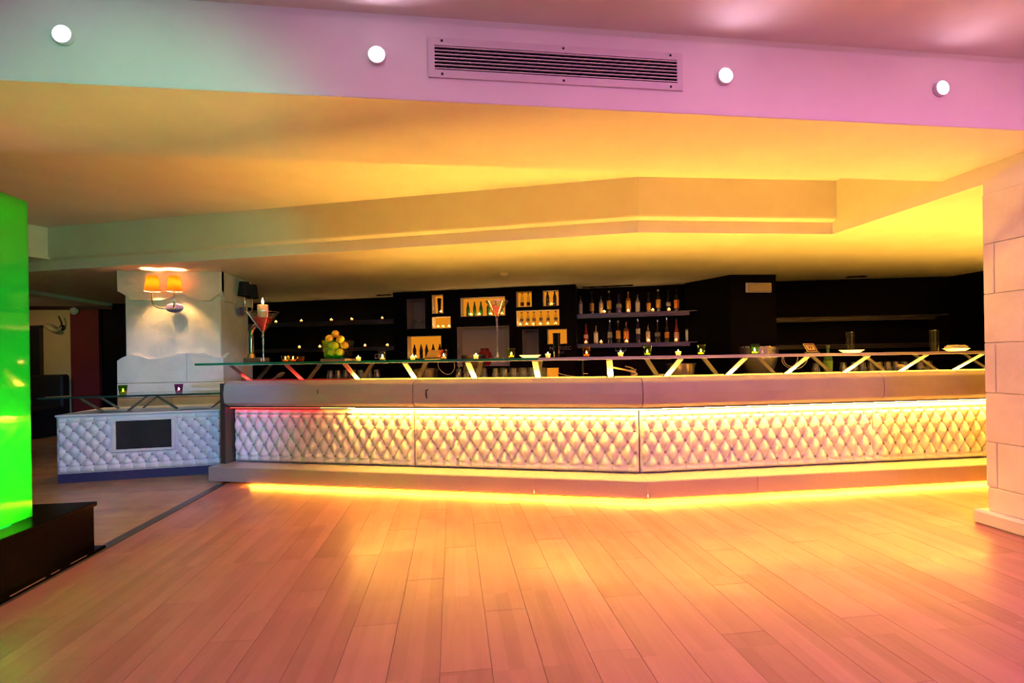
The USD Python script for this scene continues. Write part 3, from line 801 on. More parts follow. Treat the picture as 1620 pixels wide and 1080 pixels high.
def outlet(label, s, off, z):
    t = thing("socket_outlet", label, "socket", back_pt(s, off, z), A_BACK)
    for k in (-1, 1):
        f = sbox(-0.042, -0.042, 0.042, 0.042).difference(sbox(-0.028, -0.028, 0.028, 0.028))
        mm = trimesh.creation.extrude_polygon(f, 0.010, engine="earcut"); mm = bent_slab(mm, lambda v: np.stack([v[:, 0] + 0.045 * k, -v[:, 2], v[:, 1]], 1))
        obj("frame", mm, white_plastic, t, False)
        obj("insert", bx(0.045 * k - 0.028, 0.045 * k + 0.028, -0.004, 0, -0.028, 0.028), dark_metal, t, False)


outlet("double wall socket below the left candle shelves", -0.53, -0.519, 1.30)
outlet("double wall socket below the bottle shelves", 3.80, -0.519, 1.35)


def wall_shelf(label, s0, s1, z, f, cut0=0.0, cut1=0.0):
    t = thing("wall_shelf", label, "shelf", (0, 0, 0), 0, "steel wall shelves behind the bar")
    obj("board", f(s0, s1, 0.0, 0.30, z - 0.012, z), shelf_steel, t, False)
    obj("front_rail", f(s0 + cut0, s1 - cut1, 0.0, 0.265, z - 0.042, z - 0.0125), shelf_steel, t, False)
    obj("under_rail", f(s0 + cut0, s1 - cut1, 0.0, 0.24, z - 0.066, z - 0.046), shelf_steel, t, False)
    obj("spine", f(s0 + cut0, s1 - cut1, 0.0, 0.20, z - 0.05, z - 0.04), black_matt, t, False)


fb = lambda a, b, o0, o1, z0, z1: back_box(a, b, o0 - 0.52, o1 - 0.52, z0, z1)
wall_shelf("upper left wall shelf carrying tealights", -3.6, -0.002, 1.95, fb)
wall_shelf("lower left wall shelf carrying tealights", -3.6, -0.002, 1.468, fb)
wall_shelf("upper bottle shelf right of the niche wall", 3.102, 4.99, 1.925, fb, 0, 0.13)
wall_shelf("lower bottle shelf right of the niche wall", 3.102, 4.99, 1.437, fb, 0, 0.13)
RD = np.array([0.978, -0.2103]); RN = np.array([-0.2103, -0.978]); RA = np.array([4.73, 7.2125])


def fr_(a, b, o0, o1, z0, z1):
    return bent_slab(bx(a, b, o0, o1, z0, z1), lambda v: np.array([[*(RA + RD * p[0] + RN * p[1]), p[2]] for p in v]))


wall_shelf("upper empty wall shelf right of the black pier", 0.0, 2.75, 1.775, fr_, 0, 0.15)
wall_shelf("lower empty wall shelf right of the black pier", 0.0, 2.75, 1.355, fr_, 0, 0.15)

# ------------------------------------------------------------------ tealights
PROTO = {}


def flame_mesh(h=0.026, r=0.0062):
    return lathe([(0, 0), (r * 0.7, h * 0.12), (r, h * 0.32), (r * 0.72, h * 0.6), (r * 0.25, h * 0.88), (0, h)], 12)


def tealight(loc, rotz, label, group, big=1.0):
    if "tea" in PROTO:
        return dup(PROTO["tea"], loc, rotz, label, group)
    t = thing("tealight", label, "candle", loc, rotz, group)
    obj("cup", lathe([(0, 0), (0.020, 0), (0.0265, 0.038), (0.0245, 0.038), (0.018, 0.005), (0, 0.005)], 18), frosted, t, 30)
    obj("wax", lathe([(0, 0.005), (0.0178, 0.005), (0.0205, 0.020), (0, 0.020)], 14), wax, t, 30)
    fm = flame_mesh(0.034, 0.010); fm.apply_translation([0, 0, 0.022])
    obj("flame", fm, flame, t, True)
    PROTO["tea"] = t
    return t


SH = -0.52 + 0.22
for k, s in enumerate((-2.478, -1.949, -1.342, -0.938, -0.345)):
    tealight(back_pt(s, SH + 0.02, 1.9505), 0, f"tealight on the upper left wall shelf, {ordinal(k)} from its left end", "tealights on the upper left shelf")
for k, s in enumerate((-1.997, -1.581, -0.684, -0.255)):
    tealight(back_pt(s, SH + 0.02, 1.4685), 0, f"tealight on the lower left wall shelf, {ordinal(k)} from its left end", "tealights on the lower left shelf")
for k, s in enumerate((3.544, 3.919, 4.30, 4.548)):
    tealight(back_pt(s, SH + 0.055, 1.9255), 0, f"tealight before the bottles on the upper bottle shelf, {ordinal(k)} from left", "tealights on the upper bottle shelf")
for k, s in enumerate((3.24, 3.484, 3.887, 4.227, 4.647)):
    tealight(back_pt(s, SH + 0.055, 1.4375), 0, f"tealight before the bottles on the lower bottle shelf, {ordinal(k)} from left", "tealights on the lower bottle shelf")
NT = [(0.835, 1.991, "in the narrow amber niche beside the tall dark glass", None), (0.78, 1.739, "in the low amber niche, first from left", 1), (0.868, 1.739, "in the low amber niche, second from left", 1), (0.975, 1.739, "in the low amber niche, third from left", 1),
      (0.37, 1.241, "in front of the leftmost cola bottle niche", None), (1.36, 1.923, "in the green bottle niche, first from left", 2), (1.50, 1.923, "in the green bottle niche, second from left", 2), (1.70, 1.923, "in the green bottle niche, third from left", 2), (1.89, 1.923, "in the green bottle niche, fourth from left", 2),
      (2.71, 2.048, "between the two dark cola bottles in the upper right niche", None)] + [(s, 1.733, f"in the long clear bottle niche, {ordinal(k)} from left", 3) for k, s in enumerate((2.19, 2.298, 2.405, 2.52, 2.645, 2.77))]
for s, z, where, g in NT:
    tealight(back_pt(s, -0.045, z + 0.0065), 0, "tealight " + where, {1: "tealights in the low amber niche", 2: "tealights in the green bottle niche", 3: "tealights in the long bottle niche"}.get(g, "tealights in the wall niches"))

# ------------------------------------------------------------------ bottles
def glassy(name, c, rough=0.08):
    return principled(name, c, rough, coat_weight=0.5)


G_CLEAR = pane("bottle_clear", (0.80, 0.82, 0.80), ior=1.5, rough=0.05)
LOOK_B = {"dark": glassy("bottle_dark", (0.012, 0.010, 0.010)), "green": glassy("bottle_green", (0.008, 0.05, 0.016)), "amber": glassy("bottle_amber", (0.28, 0.10, 0.02)), "blue": glassy("bottle_blue", (0.02, 0.03, 0.12)), "red": glassy("bottle_red", (0.30, 0.02, 0.03)),
          "pale": principled("bottle_pale", (0.42, 0.36, 0.34), 0.15, coat_weight=0.5), "cola": glassy("bottle_cola", (0.010, 0.006, 0.006)), "clear": G_CLEAR, "violet": glassy("bottle_violet", (0.05, 0.03, 0.16))}
LOOK_L = {"gold": principled("label_gold", (0.62, 0.33, 0.06), 0.5), "cream": principled("label_cream", (0.66, 0.52, 0.38), 0.6), "white": principled("label_white", (0.70, 0.66, 0.64), 0.6), "orange": principled("label_orange", (0.75, 0.24, 0.03), 0.5), "grey": principled("label_grey", (0.30, 0.28, 0.30), 0.6), "dark": principled("label_dark", (0.06, 0.04, 0.03), 0.6), "pink": principled("label_pink", (0.62, 0.30, 0.28), 0.5)}
LOOK_C = {"black": dark_metal, "white": white_plastic, "silver": chrome, "red": principled("cap_red", (0.35, 0.02, 0.02), 0.4), "gold": principled("cap_gold", (0.5, 0.3, 0.06), 0.3, 0.8)}
SHAPES = {  # outlines as shares of height: (r, z) with r in metres
    "round": [(0.037, 0), (0.038, 0.02), (0.038, 0.56), (0.034, 0.63), (0.018, 0.72), (0.0145, 0.78), (0.0145, 0.92)],
    "square": [(0.043, 0), (0.043, 0.60), (0.038, 0.68), (0.016, 0.74), (0.0145, 0.80), (0.0145, 0.92)],
    "slim": [(0.034, 0), (0.035, 0.55), (0.032, 0.64), (0.017, 0.74), (0.013, 0.90)],
    "taper": [(0.040, 0), (0.041, 0.30), (0.034, 0.50), (0.022, 0.68), (0.0145, 0.82), (0.0145, 0.92)],
    "belly": [(0.045, 0), (0.047, 0.18), (0.044, 0.42), (0.030, 0.56), (0.016, 0.66), (0.0145, 0.92)],
    "gin": [(0.035, 0), (0.0355, 0.60), (0.034, 0.66), (0.015, 0.71), (0.0125, 0.80)],
    "cola": [(0.026, 0), (0.030, 0.05), (0.031, 0.25), (0.027, 0.38), (0.031, 0.52), (0.030, 0.62), (0.019, 0.78), (0.0125, 0.90), (0.0125, 0.95)],
    "sparkling": [(0.030, 0), (0.031, 0.04), (0.031, 0.50), (0.027, 0.62), (0.017, 0.76), (0.0125, 0.88), (0.0125, 0.94)],
    "tonic": [(0.028, 0), (0.029, 0.04), (0.029, 0.55), (0.026, 0.64), (0.015, 0.78), (0.0125, 0.90), (0.0125, 0.94)],
}


def bottle(label, loc, rotz, h, shape, body, cap, lab=None, lz=(0.12, 0.5), group=None, name="bottle", lw=1.0, neck=None, fourside=False):
    t = thing(name, label, "bottle", loc, rotz, group)
    n = 20
    pr = [(0, 0)] + [(r, z * h) for r, z in SHAPES[shape]]
    ztop = pr[-1][1]
    b = lathe(pr + [(0, ztop)], n)
    obj("body", b, LOOK_B[body], t, 35)
    if lab:
        zs = np.array([z * h for _, z in SHAPES[shape]]); rs = np.array([r for r, _ in SHAPES[shape]])
        z = np.linspace(lz[0] * h, lz[1] * h, 6); r = np.interp(z, zs, rs) + 0.0008
        ang = np.linspace(-lw * 1.35, lw * 1.35, 15) - math.pi / 2
        out = np.array([[(rr * math.cos(a), rr * math.sin(a), zz) for a in ang] for rr, zz in zip(r, z)])
        inn = np.array([[((rr - 0.0012) * math.cos(a), (rr - 0.0012) * math.sin(a), zz) for a in ang] for rr, zz in zip(r, z)])
        P, Q = out.shape[:2]
        v = np.vstack([out.reshape(-1, 3), inn.reshape(-1, 3)]); f = []
        for i in range(P - 1):
            for j in range(Q - 1):
                a, bq_, c, d = i * Q + j, i * Q + j + 1, (i + 1) * Q + j + 1, (i + 1) * Q + j
                f += [[a, bq_, c], [a, c, d], [a + P * Q, c + P * Q, bq_ + P * Q], [a + P * Q, d + P * Q, c + P * Q]]
        obj("paper_label", trimesh.Trimesh(v, f, process=False), LOOK_L[lab], t, 35)
    if cap == "pourer":
        c = tube([(0, 0, ztop - 0.002), (0, 0, ztop + 0.025), (0.004, 0, h * 1.0)], [0.010, 0.006, 0.0035], 8)
        obj("pourer", c, chrome, t, 30)
    else:
        obj("cap", lathe([(0, ztop), (0.0155 if shape not in ("cola", "sparkling", "tonic") else 0.0145, ztop), (0.0155 if shape not in ("cola", "sparkling", "tonic") else 0.0145, h), (0, h)], 14), LOOK_C[cap], t, 30)
    return t


UP = [  # s, top z, shape, body, cap, label, band, words
    (3.155, 2.24, "gin", "pale", "pourer", "white", (0.08, 0.56), "pale square-shouldered bottle with pourer"),
    (3.339, 2.302, "round", "dark", "black", "gold", (0.14, 0.50), "dark bottle with gold hexagonal label"),
    (3.49, 2.226, "gin", "pale", "pourer", "cream", (0.08, 0.56), "pale bottle with long cream label"),
    (3.622, 2.306, "round", "dark", "white", "gold", (0.20, 0.58), "dark bottle with white cap and gold label"),
    (3.777, 2.249, "belly", "violet", "black", "grey", (0.30, 0.50), "violet dark round bottle with small grey label"),
    (3.929, 2.277, "square", "amber", "gold", "gold", (0.16, 0.58), "broad square bottle filled with amber liquor"),
    (4.078, 2.225, "gin", "pale", "pourer", "white", (0.08, 0.56), "pale white-labelled bottle with pourer"),
    (4.251, 2.251, "slim", "dark", "black", "gold", (0.08, 0.48), "slim dark bottle with golden label"),
    (4.402, 2.295, "round", "dark", "white", "gold", (0.18, 0.56), "tall dark bottle with cream cap"),
    (4.557, 2.284, "taper", "dark", "black", "grey", (0.26, 0.44), "tapering dark bottle with dim label"),
    (4.686, 2.289, "square", "dark", "black", "orange", (0.14, 0.52), "square dark bottle with orange and yellow label"),
]
for k, (s, zt, sh, bd, cp, lb, band, wd) in enumerate(UP):
    bottle(f"{wd}, {ordinal(k)} on the upper bottle shelf", back_pt(s, -0.40, 1.9255), A_BACK, zt - 1.9255, sh, bd, cp, lb, band, "bottles on the upper bottle shelf")
LOWB = [
    (3.237, 1.782, "taper", "red", "black", "pink", (0.28, 0.46), "wine red tapering bottle"),
    (3.40, 1.736, "gin", "pale", "pourer", "white", (0.08, 0.58), "pale bottle with white label and pourer"),
    (3.627, 1.821, "taper", "blue", "silver", "grey", (0.25, 0.5), "blue conical bottle with silver neck"),
    (3.76, 1.813, "round", "dark", "white", "gold", (0.2, 0.56), "dark bottle with white cap and gold label"),
    (3.89, 1.786, "square", "amber", "red", "orange", (0.20, 0.56), "broad bottle with bright orange label"),
    (4.077, 1.825, "slim", "violet", "silver", "white", (0.38, 0.60), "violet bottle with white label band"),
    (4.235, 1.73, "gin", "pale", "pourer", "cream", (0.08, 0.58), "pale bottle lit by a tealight"),
    (4.384, 1.804, "belly", "dark", "silver", "grey", (0.28, 0.44), "dark squat bottle with round grey label"),
    (4.527, 1.834, "round", "dark", "silver", "orange", (0.18, 0.42), "tall dark bottle with slanted orange label"),
    (4.677, 1.818, "taper", "red", "black", "pink", (0.12, 0.42), "red tapering bottle with long dark neck"),
    (4.849, 1.738, "gin", "pale", "pourer", "white", (0.08, 0.58), "pale bottle at the right shelf end"),
]
for k, (s, zt, sh, bd, cp, lb, band, wd) in enumerate(LOWB):
    bottle(f"{wd}, {ordinal(k)} on the lower bottle shelf", back_pt(s, -0.40, 1.4375), A_BACK, zt - 1.4375, sh, bd, cp, lb, band, "bottles on the lower bottle shelf")


def row_of(first, places, labels, group):
    out = [first(labels[0], places[0])]
    for p, l in zip(places[1:], labels[1:]):
        out.append(dup(out[0], p, A_BACK, l, group))
    return out


g = "cola bottles in the low left niche"
row_of(lambda l, p: bottle(l, p, A_BACK, 0.235, "cola", "cola", "silver", None, group=g, name="cola_bottle"), [back_pt(s, -0.09, 1.2475) for s in (0.335, 0.455, 0.553, 0.672, 0.79)],
       [f"dark cola bottle in the low left amber niche, {ordinal(k)} from left" for k in range(5)], g)
g = "cola bottles in the upper right niche"
row_of(lambda l, p: bottle(l, p, A_BACK, 0.235, "cola", "cola", "black", None, group=g, name="cola_bottle"), [back_pt(s, -0.09, 2.0545) for s in (2.641, 2.757)],
       ["dark cola bottle in the upper right amber niche, left one", "dark cola bottle in the upper right amber niche, right one"], g)
LOOK_B["soda"] = principled("bottle_soda_green", (0.02, 0.16, 0.03), 0.12, coat_weight=0.4)
g = "green bottles in the wide upper niche"
row_of(lambda l, p: bottle(l, p, A_BACK, 0.245, "sparkling", "soda", "gold", None, group=g, name="green_bottle"), [back_pt(s, -0.09, 1.9295) for s in (1.298, 1.412, 1.522, 1.65, 1.775, 1.87)],
       [f"green soda bottle in the wide upper niche, {ordinal(k)} from left" for k in range(6)], g)
g = "clear bottles in the small upper niche"
row_of(lambda l, p: bottle(l, p, A_BACK, 0.235, "tonic", "clear", "red", "dark", (0.10, 0.34), g, "tonic_bottle"), [back_pt(s, -0.09, 2.0535) for s in (2.222, 2.325)],
       ["clear tonic bottle in the small upper amber niche, left one", "clear tonic bottle in the small upper amber niche, right one"], g)
g = "clear bottles in the long niche"
row_of(lambda l, p: bottle(l, p, A_BACK, 0.235, "tonic", "clear", "black", "dark", (0.36, 0.55), g, "tonic_bottle"), [back_pt(s, -0.10, 1.7395) for s in (2.207, 2.312, 2.412, 2.528, 2.643, 2.768)],
       [f"clear tonic bottle with dark label in the long niche, {ordinal(k)} from left" for k in range(6)], g)
# glasses in the niches
t = thing("tall_dark_glass", "tall dark beer glass in the narrow amber niche", "glass", back_pt(0.795, -0.09, 1.9975))
obj("bowl", lathe([(0, 0), (0.027, 0), (0.027, 0.02), (0.024, 0.05), (0.036, 0.26), (0.0345, 0.26), (0.022, 0.05), (0, 0.045)], 22), pane("dark_glass", (0.05, 0.04, 0.04)), t, 30)
obj("foot", lathe([(0, 0.0), (0.030, 0.0), (0.030, 0.006), (0.0, 0.006)], 22), dark_metal, t, 30)
g = "stemmed glasses in the grey niche"
st = None
for k, s in enumerate((0.335, 0.41, 0.49)):
    p = back_pt(s, -0.14, 1.7535)
    lab = f"upright stemmed glass in the unlit grey niche, {ordinal(k)} from left"
    if st is None:
        st = thing("stemmed_glass", lab, "glass", p, 0, g)
        obj("bowl", lathe([(0.004, 0.075), (0.022, 0.09), (0.032, 0.12), (0.029, 0.17), (0.028, 0.17), (0.031, 0.12), (0.021, 0.092), (0.0, 0.08)], 18), clear_glass, st, 30)
        obj("stem", lathe([(0, 0.006), (0.004, 0.006), (0.004, 0.078), (0, 0.078)], 10), clear_glass, st, 30)
        obj("foot", lathe([(0, 0), (0.03, 0), (0.03, 0.003), (0.004, 0.007), (0, 0.007)], 18), clear_glass, st, 30)
    else:
        dup(st, p, 0, lab, g)
t = thing("red_vase", "round red vase in front of the large pale niche", "vase", back_pt(1.565, 0.0, 0) * [1, 1, 0] + [0, 0, 1.052])
t2 = back_pt(1.565, -0.13, 1.1055)
t.GetAttribute("xformOp:translate").Set(Gf.Vec3d(*map(float, t2)))
obj("body", lathe([(0, 0), (0.075, 0), (0.10, 0.03), (0.123, 0.10), (0.123, 0.16), (0.10, 0.22), (0.075, 0.245), (0.072, 0.245), (0.095, 0.21), (0.115, 0.15), (0.09, 0.03), (0, 0.01)], 32), principled("red_glaze", (0.36, 0.006, 0.012), 0.25, coat_weight=0.4), t, 40)
obj("neck", lathe([(0.070, 0.243), (0.075, 0.243), (0.070, 0.262), (0.074, 0.29), (0.070, 0.29), (0.066, 0.262), (0.070, 0.243)], 32), principled("red_glaze_dark", (0.22, 0.004, 0.008), 0.3), t, 40)

# ------------------------------------------------------------------ things on the glass shelf
TOP = SHELF1 + 0.0008


def votive(label, loc, tint, h=0.098, group=None, glow=1.0):
    t = thing("votive_candle", label, "candle", loc, 0, group)
    nm = "votive_" + tint[0]
    gl = LOOKS.get(nm) or pane(nm, tint[1], ior=1.6, rough=0.05)
    obj("glass", lathe([(0, 0), (0.031, 0), (0.044, h), (0.0415, h), (0.030, 0.010), (0, 0.010)], 22), gl, t, 30, label=tint[2])
    obj("wax", lathe([(0, 0.011), (0.025, 0.011), (0.025, 0.026), (0, 0.026)], 16), wax, t, 30)
    fm = flame_mesh(0.034, 0.0085); fm.apply_translation([0, 0, 0.028])
    obj("flame", fm, flame, t, True)
    return t


GREENT, YELLOWT, CLEART, PINKT, ORANGET, VIOLETT = ("green", (0.62, 0.85, 0.22), "green glass"), ("yellow_green", (0.80, 0.90, 0.25), "yellow-green glass"), ("clear", (0.88, 0.90, 0.82), "clear glass"), ("pink", (0.95, 0.62, 0.55), "pink glass"), ("orange", (0.95, 0.55, 0.18), "orange glass"), ("violet", (0.68, 0.42, 0.62), "violet pink glass")
votive("clear candle glass right of the lemon vase", bar_pt(-2.496, -0.1, TOP), CLEART)
votive("pink candle glass beside the gold card", bar_pt(-1.845, -0.1, TOP), PINKT)
votive("green candle glass right of the tall martini glass", bar_pt(-1.166, -0.1, TOP), YELLOWT)
votive("orange candle glass before the left end of the bottle shelves", bar_pt(-0.454, -0.1, TOP), ORANGET)
votive("pale green candle glass below the middle of the bottle shelves", bar_pt(0.13, -0.1, TOP), GREENT)
votive("yellow-green candle glass before the black pier edge", bar_pt(0.648, -0.1, TOP), ("lime", (0.72, 0.9, 0.2), "lime glass"))
votive("greenish candle glass left of the steel bowl", bar_pt(1.182, -0.1, TOP), ("sea", (0.62, 0.85, 0.45), "sea green glass"))
votive("small gold candle glass beside the beer tap, left one", bar_pt(-3.60, -0.1, TOP), ("gold_a", (0.85, 0.6, 0.2), "gold glass"), 0.068, "small candles beside the beer tap")
votive("small gold candle glass beside the beer tap, middle one", bar_pt(-3.51, -0.1, TOP), ("gold_a", (0.85, 0.6, 0.2), "gold glass"), 0.068, "small candles beside the beer tap")
t = thing("glass_jar", "small unlit glass jar right of the gold candles", "jar", bar_pt(-3.419, -0.1, TOP))
obj("body", lathe([(0, 0), (0.032, 0), (0.034, 0.06), (0.032, 0.06), (0.030, 0.004), (0, 0.004)], 20), LOOKS["votive_gold_a"], t, 30)
obj("filling", lathe([(0, 0.005), (0.028, 0.005), (0.03, 0.035), (0, 0.035)], 16), principled("brown_filling", (0.20, 0.10, 0.03), 0.6), t, 30)
LT = [(-2.761, "right of the lemon vase"), (-2.17, "left of the gold card"), (-1.516, "left of the red vase"), (-0.814, "between plate and tall glass"), (-0.146, "before the wall socket below the bottles"), (0.427, "on the metal-edged shelf between two green candle glasses")]
for s, w in LT:
    tealight(bar_pt(s, -0.1, TOP), 0, "tealight on the glass shelf " + w, "tealights on the glass bar shelf")
votive("green candle glass on the low glass shelf", low_pt(0.47, -0.25, 0.8918), ("moss", (0.45, 0.62, 0.12), "moss green glass"), 0.095)
votive("violet pink candle glass on the low glass shelf", low_pt(1.03, -0.2, 0.8918), VIOLETT, 0.095)


def martini(label, loc, H, bowl_h, R, fill_top, fill_look, candle, lk):
    t = thing("giant_martini_glass", label, "martini glass", loc)
    zb = H - bowl_h
    obj("bowl", lathe([(0, zb), (0.012, zb + 0.004), (R, H), (R - 0.004, H), (0.010, zb + 0.012), (0, zb + 0.010)], 36), LOOKS.get("bowl_glass") or pane("bowl_glass", (0.92, 0.93, 0.90), ior=1.8, rough=0.1, base=0.09), t, 30)
    obj("rim", lathe([(R - 0.0045, H - 0.003), (R + 0.0015, H - 0.003), (R + 0.0015, H + 0.002), (R - 0.0045, H + 0.002), (R - 0.0045, H - 0.003)], 36), LOOKS.get("rim_glass") or pane("rim_glass", (0.9, 0.9, 0.85), ior=1.8, rough=0.25, base=0.45), t, 30)
    obj("stem", lathe([(0, 0.012), (0.016, 0.012), (0.008, 0.05), (0.0075, zb * 0.55), (0.011, zb * 0.72), (0.0085, zb * 0.80), (0.010, zb * 0.92), (0.013, zb + 0.002), (0, zb + 0.002)], 20), pane("stem_glass", (0.82, 0.84, 0.80), ior=1.8, rough=0.18, base=0.32) if "stem_glass" not in LOOKS else LOOKS["stem_glass"], t, 30)
    obj("foot", lathe([(0, 0), (0.085, 0), (0.086, 0.004), (0.03, 0.010), (0.014, 0.018), (0, 0.018)], 32), clear_glass, t, 30)
    z0, z1 = zb + 0.018, fill_top
    rr = lambda z: max(0.004, R * (z - zb) / bowl_h - 0.008)
    # loose petals heaped in the bowl
    pr = []
    for k in range(90):
        z = z0 + (z1 - z0) * random.random() ** 0.6; r = rr(z) * math.sqrt(random.random()) * 0.93; a = random.uniform(0, 2 * math.pi)
        s = trimesh.creation.icosphere(1, 0.018); s.vertices *= [1, 0.8, 0.35]
        s.apply_transform(trimesh.transformations.random_rotation_matrix(RNG.random(3)))
        s.apply_translation([r * math.cos(a) * 0.9, r * math.sin(a) * 0.9, max(z, z0 + 0.02)])
        pr.append(s)
    obj("petals", CAT(pr + [lathe([(0, z0), (rr(z0 + 0.01) * 0.7, z0 + 0.012), (rr(z1) * 0.9, z1 - 0.012), (0, z1 - 0.008)], 24)]), fill_look, t, 40, kind="stuff", label="petals filling the bowl")
    if candle:
        c0, c1 = candle
        cd = obj("candle", lathe([(0, c0), (0.052, c0), (0.053, c1 - 0.004), (0.049, c1), (0.03, c1 - 0.006), (0, c1 - 0.008)], 28), wax, t, 30, label="thick white pillar candle")
        obj("wick", tube([(0, 0, c1 - 0.01), (0.001, 0, c1 + 0.012)], 0.0015, 6), dark_metal, cd, False)
        fm = flame_mesh(0.07, 0.014); fm.apply_translation([0, 0, c1 + 0.004])
        obj("flame", fm, flame, cd, True)
    return t


martini("giant martini glass of red petals holding a lit pillar candle", bar_pt(-3.864, -0.1, TOP), 0.535, 0.225, 0.158, 0.485, principled("red_petals", (0.55, 0.035, 0.02), 0.5), (0.47, 0.615), "red")
martini("giant martini glass of pink petals before the niche wall", bar_pt(-1.302, -0.1, TOP), 0.55, 0.165, 0.108, 0.50, principled("pink_petals", (0.75, 0.10, 0.16), 0.5), None, "pink")

t = thing("beer_tap", "curved chrome beer tap on its base at the left of the shelf", "beer tap", bar_pt(-4.17, -0.36, TOP), A_LEFT)
obj("base", bx(-0.12, 0.12, -0.06, 0.08, 0.0, 0.055, 0.008), principled("brass_base", (0.42, 0.34, 0.18), 0.3, 0.8), t, False)
obj("column", tube(curve([(-0.06, 0, 0.05), (-0.06, 0, 0.24), (-0.045, 0, 0.36), (0.02, 0, 0.42), (0.10, 0, 0.425), (0.16, 0, 0.40)], 30), 0.028, 16), chrome, t, True)
obj("collar", lathe([(0, 0.05), (0.05, 0.05), (0.036, 0.10), (0, 0.10)], 24).apply_translation([-0.06, 0, 0]), principled("brass", (0.6, 0.45, 0.18), 0.2, 0.9), t, 30)
obj("spout", tube(curve([(0.10, 0.0, 0.40), (0.11, -0.02, 0.33), (0.11, -0.03, 0.28)], 8), 0.012, 10), chrome, t, True)
obj("handle", tube([(0.10, 0, 0.44), (0.10, 0.01, 0.52)], [0.010, 0.016], 10), dark_metal, t, 30)

t = thing("lemon_vase", "square tapered glass vase on a tray holding lemons", "vase", bar_pt(-3.01, -0.14, TOP), A_LEFT + 0.06)
obj("tray", bx(-0.135, 0.135, -0.12, 0.12, 0.0, 0.024, 0.004), principled("grey_tray", (0.12, 0.11, 0.10), 0.4), t, False)


def taper_box(r0, r1, z0, z1):
    v = np.array([(sx * r, sy * r, z) for r, z in ((r0, z0), (r1, z1)) for sx, sy in ((-1, -1), (1, -1), (1, 1), (-1, 1))])
    return trimesh.convex.convex_hull(v)


wallm = []
for k in range(4):
    q = np.array([(-0.100, -0.100, 0.026), (0.100, -0.100, 0.026), (0.118, -0.118, 0.215), (-0.118, -0.118, 0.215), (-0.100, -0.094, 0.026), (0.100, -0.094, 0.026), (0.118, -0.111, 0.215), (-0.118, -0.111, 0.215)])
    w = trimesh.convex.convex_hull(q); w.apply_transform(trimesh.transformations.rotation_matrix(k * math.pi / 2, [0, 0, 1])); wallm.append(w)
obj("glass_walls", CAT(wallm), pane("vase_glass", (0.95, 0.97, 0.94), ior=1.8, rough=0.08, base=0.07), t, False)
obj("glass_base", taper_box(0.093, 0.095, 0.026, 0.052), pane("vase_base_glass", (0.75, 0.85, 0.78), ior=1.8, rough=0.1), t, False)
lemon_mesh = lathe([(0, -0.047), (0.006, -0.045), (0.011, -0.041), (0.026, -0.030), (0.036, -0.012), (0.037, 0.008), (0.028, 0.028), (0.013, 0.039), (0.007, 0.043), (0, 0.046)], 22)
lemon_look = mottled("lemon_peel", (0.80, 0.50, 0.025), (0.88, 0.60, 0.05), 12.0, 0.45, bump=0.2, bscale=160)
LEM = [(-0.044, -0.046, 0.090, "lowest left in the vase"), (0.042, -0.046, 0.090, "lowest right in the vase"), (0.0, 0.044, 0.090, "lowest at the vase back"), (0.0, -0.058, 0.158, "in the middle front of the pile"), (0.060, 0.018, 0.164, "against the right vase wall"), (-0.062, 0.012, 0.164, "against the left vase wall"), (0.068, -0.062, 0.226, "at the right rim of the vase"), (-0.064, -0.058, 0.236, "at the left rim of the vase"), (0.0, 0.040, 0.226, "at the back rim of the vase"), (0.002, -0.052, 0.282, "topmost of the pile in the vase")]
lem0 = None
vb = bar_pt(-3.01, -0.14, TOP)
for k, (dx, dy, dz, w) in enumerate(LEM):
    ca, sa = math.cos(A_LEFT), math.sin(A_LEFT)
    p = vb + [dx * ca - dy * sa, dx * sa + dy * ca, dz]
    lab = "yellow lemon " + w
    if lem0 is None:
        lem0 = thing("lemon", lab, "lemon", p, 0.4, "lemons in the glass vase")
        lm = lemon_mesh.copy(); lm.apply_transform(trimesh.transformations.rotation_matrix(1.25, [0.3, 1, 0]))
        obj("peel", lm, lemon_look, lem0, True)
    else:
        dup(lem0, p, 0.9 * k, lab, "lemons in the glass vase")

t = thing("card_sign", "blank gold card tilted on a black stand on the shelf", "card", bar_pt(-1.957, -0.12, TOP), A_LEFT)
cd = bx(-0.075, 0.075, -0.003, 0.003, 0.0, 0.085); cd.vertices[:, 0] += (cd.vertices[:, 2] - 0.04) * 0.25; cd.apply_transform(trimesh.transformations.rotation_matrix(-0.5, [1, 0, 0])); cd.apply_translation([0.0, 0, 0.02])
obj("card", cd, principled("gold_card", (0.45, 0.33, 0.06), 0.4), t, False)
obj("stand", bx(-0.09, 0.07, -0.03, 0.06, 0.0, 0.018, 0.005), black_matt, t, False)
t = thing("card_sign", "small black-framed yellow card leaning near the steel bowl", "card", bar_pt(1.79, -0.12, TOP + 0.018), 0.0)
rot = trimesh.transformations.rotation_matrix(-0.35, [1, 0, 0])


def lean(m_):
    m_.vertices[:, 0] -= (m_.vertices[:, 2]) * 0.28
    m_.apply_transform(rot); return m_


